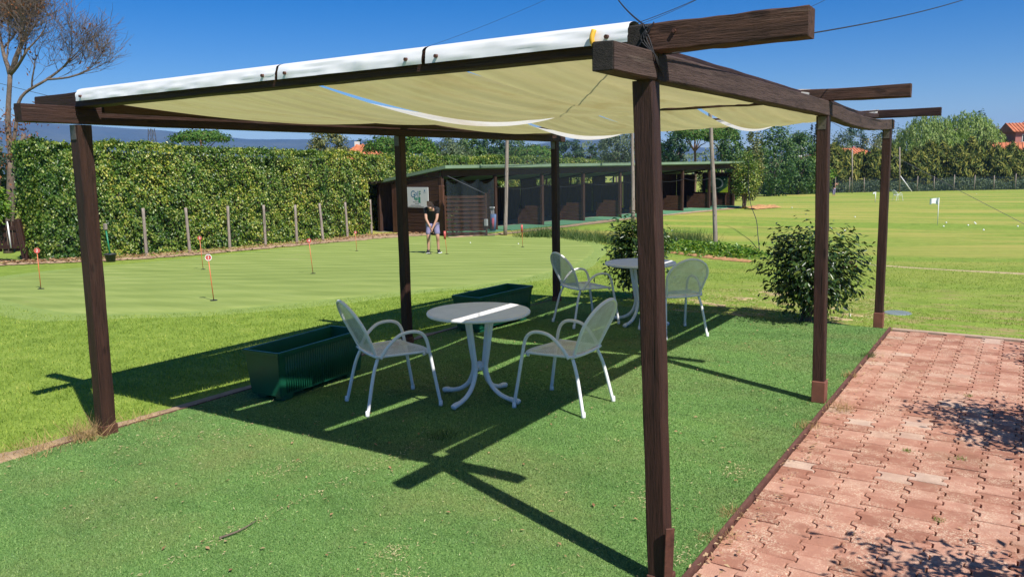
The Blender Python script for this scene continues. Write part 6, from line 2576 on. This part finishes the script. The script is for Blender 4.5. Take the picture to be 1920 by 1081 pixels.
lp = posts[5][1]
tuft('dry_tuft', 'tall dry straw tuft at the foot of the near left post', (lp[0] - .02, lp[1] - .12, 0), 260, .15, .20, 'drygrass', .004, 'grass tuft', 1.5)
tuft('dry_tuft', 'flattened dry straw along the earth strip left of the near left post', (lp[0] - .10, lp[1] - .42, -.01), 320, .26, .09, 'drygrass', .004, 'grass tuft', 2.2)
tuft('dry_tuft', 'thin dry straw right behind the near left post', (lp[0] - .06, lp[1] + .32, -.01), 160, .22, .08, 'drygrass', .004, 'grass tuft', 2.0)
wt = flat(828, 818)
tuft('weed_tuft', 'small dark weed growing through the shaded turf before the near table', (wt.x, wt.y, 0), 120, .11, .07, 'weed', .004, 'weed', 1.8)
wt = flat(612, 938)
tuft('weed_tuft', 'tiny weed sprig on the sunlit turf at the front', (wt.x, wt.y, 0), 40, .05, .025, 'weed', .003, 'weed', 2.0)
for q, lab, h, rd in (((1573, 767), 'dry grass tuft at the foot of the mid right post', .10, .12), ((1512, 800), 'small dry tuft on the turf edge below the mid right post', .06, .09), ((1592, 705), 'small tuft on the turf edge above the mid right post', .06, .07), ((1628, 668), 'green tuft on the turf edge near the far right post', .07, .07), ((1345, 1010), 'dry tuft on the turf edge at the bottom of the picture', .05, .10), ((1370, 962), 'low dry leaves caught on the turf edge near the bottom', .04, .08)):
    p = flat(*q)
    tuft('edge_tuft', lab, (p.x, p.y, 0), 140, rd, h, 'drygrass' if q[0] != 1628 else 'weed', .003, 'grass tuft', 1.9)
for q, lab in (((1760, 975), 'small green weed between pavers near the bottom right'), ((1802, 860), 'weed in a paver joint, middle right'), ((1815, 742), 'weed strip in the pavers before the leafy shade'), ((1702, 845), 'weed in a paver joint left of the middle')):
    p = flat(*q)
    tuft('paver_weed', lab, (p.x, p.y, 0), 50, .035, .022, 'brightleaf', .004, 'weed', 1.6)
# twig
tw = [flat(*q) + Vector((0, 0, .016)) for q in ((412, 1013), (440, 1003), (462, 992), (481, 980))]
tag(MB().tube(catmull(tw, 5), [.006 - .00025 * k for k in range(16)], 6).build('twig', 'bark', None, True), 'bent brown twig lying on the turf at the front', 'twig')
# tall grass before the driving bays and ground cover round the grey pole
def strip_blades(name, label, pxs, width, n, h, mat, w, cat, kind='stuff'):
    A_ = np.array([at(*q) for q in pxs])
    u = rng.random(n) * (len(A_) - 1)
    k = u.astype(int)
    f = (u - k)[:, None]
    Q = A_[k] * (1 - f) + A_[np.minimum(k + 1, len(A_) - 1)] * f
    Q[:, :2] += rng.normal(0, width, (n, 2))
    Q[:, 2] = terr(Q[:, 0], Q[:, 1])
    V, F = blades(Q, rng.uniform(.4, 1, n) * h, np.full(n, w), 1.0)
    o = link(name, np_mesh(name, V, F), mat)
    tag(o, label, cat, kind=kind)


strip_blades('tall_grass', 'tall rough grass before the driving bays', [(990, 444), (1030, 443), (1080, 446), (1125, 452), (1200, 462)], .35, 2600, .48, 'weed', .02, 'grass')
strip_blades('tall_grass', 'tall blue green grass left of the grey pole', [(1252, 455), (1290, 458), (1318, 462)], .3, 1200, .62, 'weed', .016, 'grass')
A_ = np.array([at(*q) for q in [(1252, 468), (1300, 472), (1345, 476), (1400, 484)]])
n = 4200
u = rng.random(n) * 3
k = u.astype(int)
f = (u - k)[:, None]
Q = A_[k] * (1 - f) + A_[np.minimum(k + 1, 3)] * f
Q[:, :2] += rng.normal(0, .38, (n, 2))
Q[:, 2] = terr(Q[:, 0], Q[:, 1]) + .05 + rng.random(n) * .30 * np.exp(-((Q[:, :2] - (A_[k] * (1 - f) + A_[np.minimum(k + 1, 3)] * f)[:, :2]) ** 2).sum(1) / .35)
o = leaves('ground_cover', 'brightleaf', None, Q, np.array([0, 0, 1.0]) + rng.normal(0, .5, (n, 3)), rng.normal(0, 1, (n, 3)), rng.uniform(.07, .13, n), .07)
tag(o, 'low green ground cover round the tall grey pole', 'ground cover', kind='stuff')

# ================================================================== AIR
hz = MB().box(-5200, 5200, -2500, 6200, -24, 250).build('haze', None)
hm = bpy.data.materials.new('pale_air')
hm.use_nodes = True
hn = hm.node_tree
hn.nodes.clear()
ho = hn.nodes.new('ShaderNodeOutputMaterial')
hv = hn.nodes.new('ShaderNodeVolumePrincipled')
hv.inputs['Color'].default_value = (0.20, 0.42, 1.0, 1)
hv.inputs['Density'].default_value = 0.00015
hn.links.new(hv.outputs[0], ho.inputs['Volume'])
hz.data.materials.append(hm)
tag(hz, 'blue air between the pergola and the mountains', 'haze', kind='stuff')
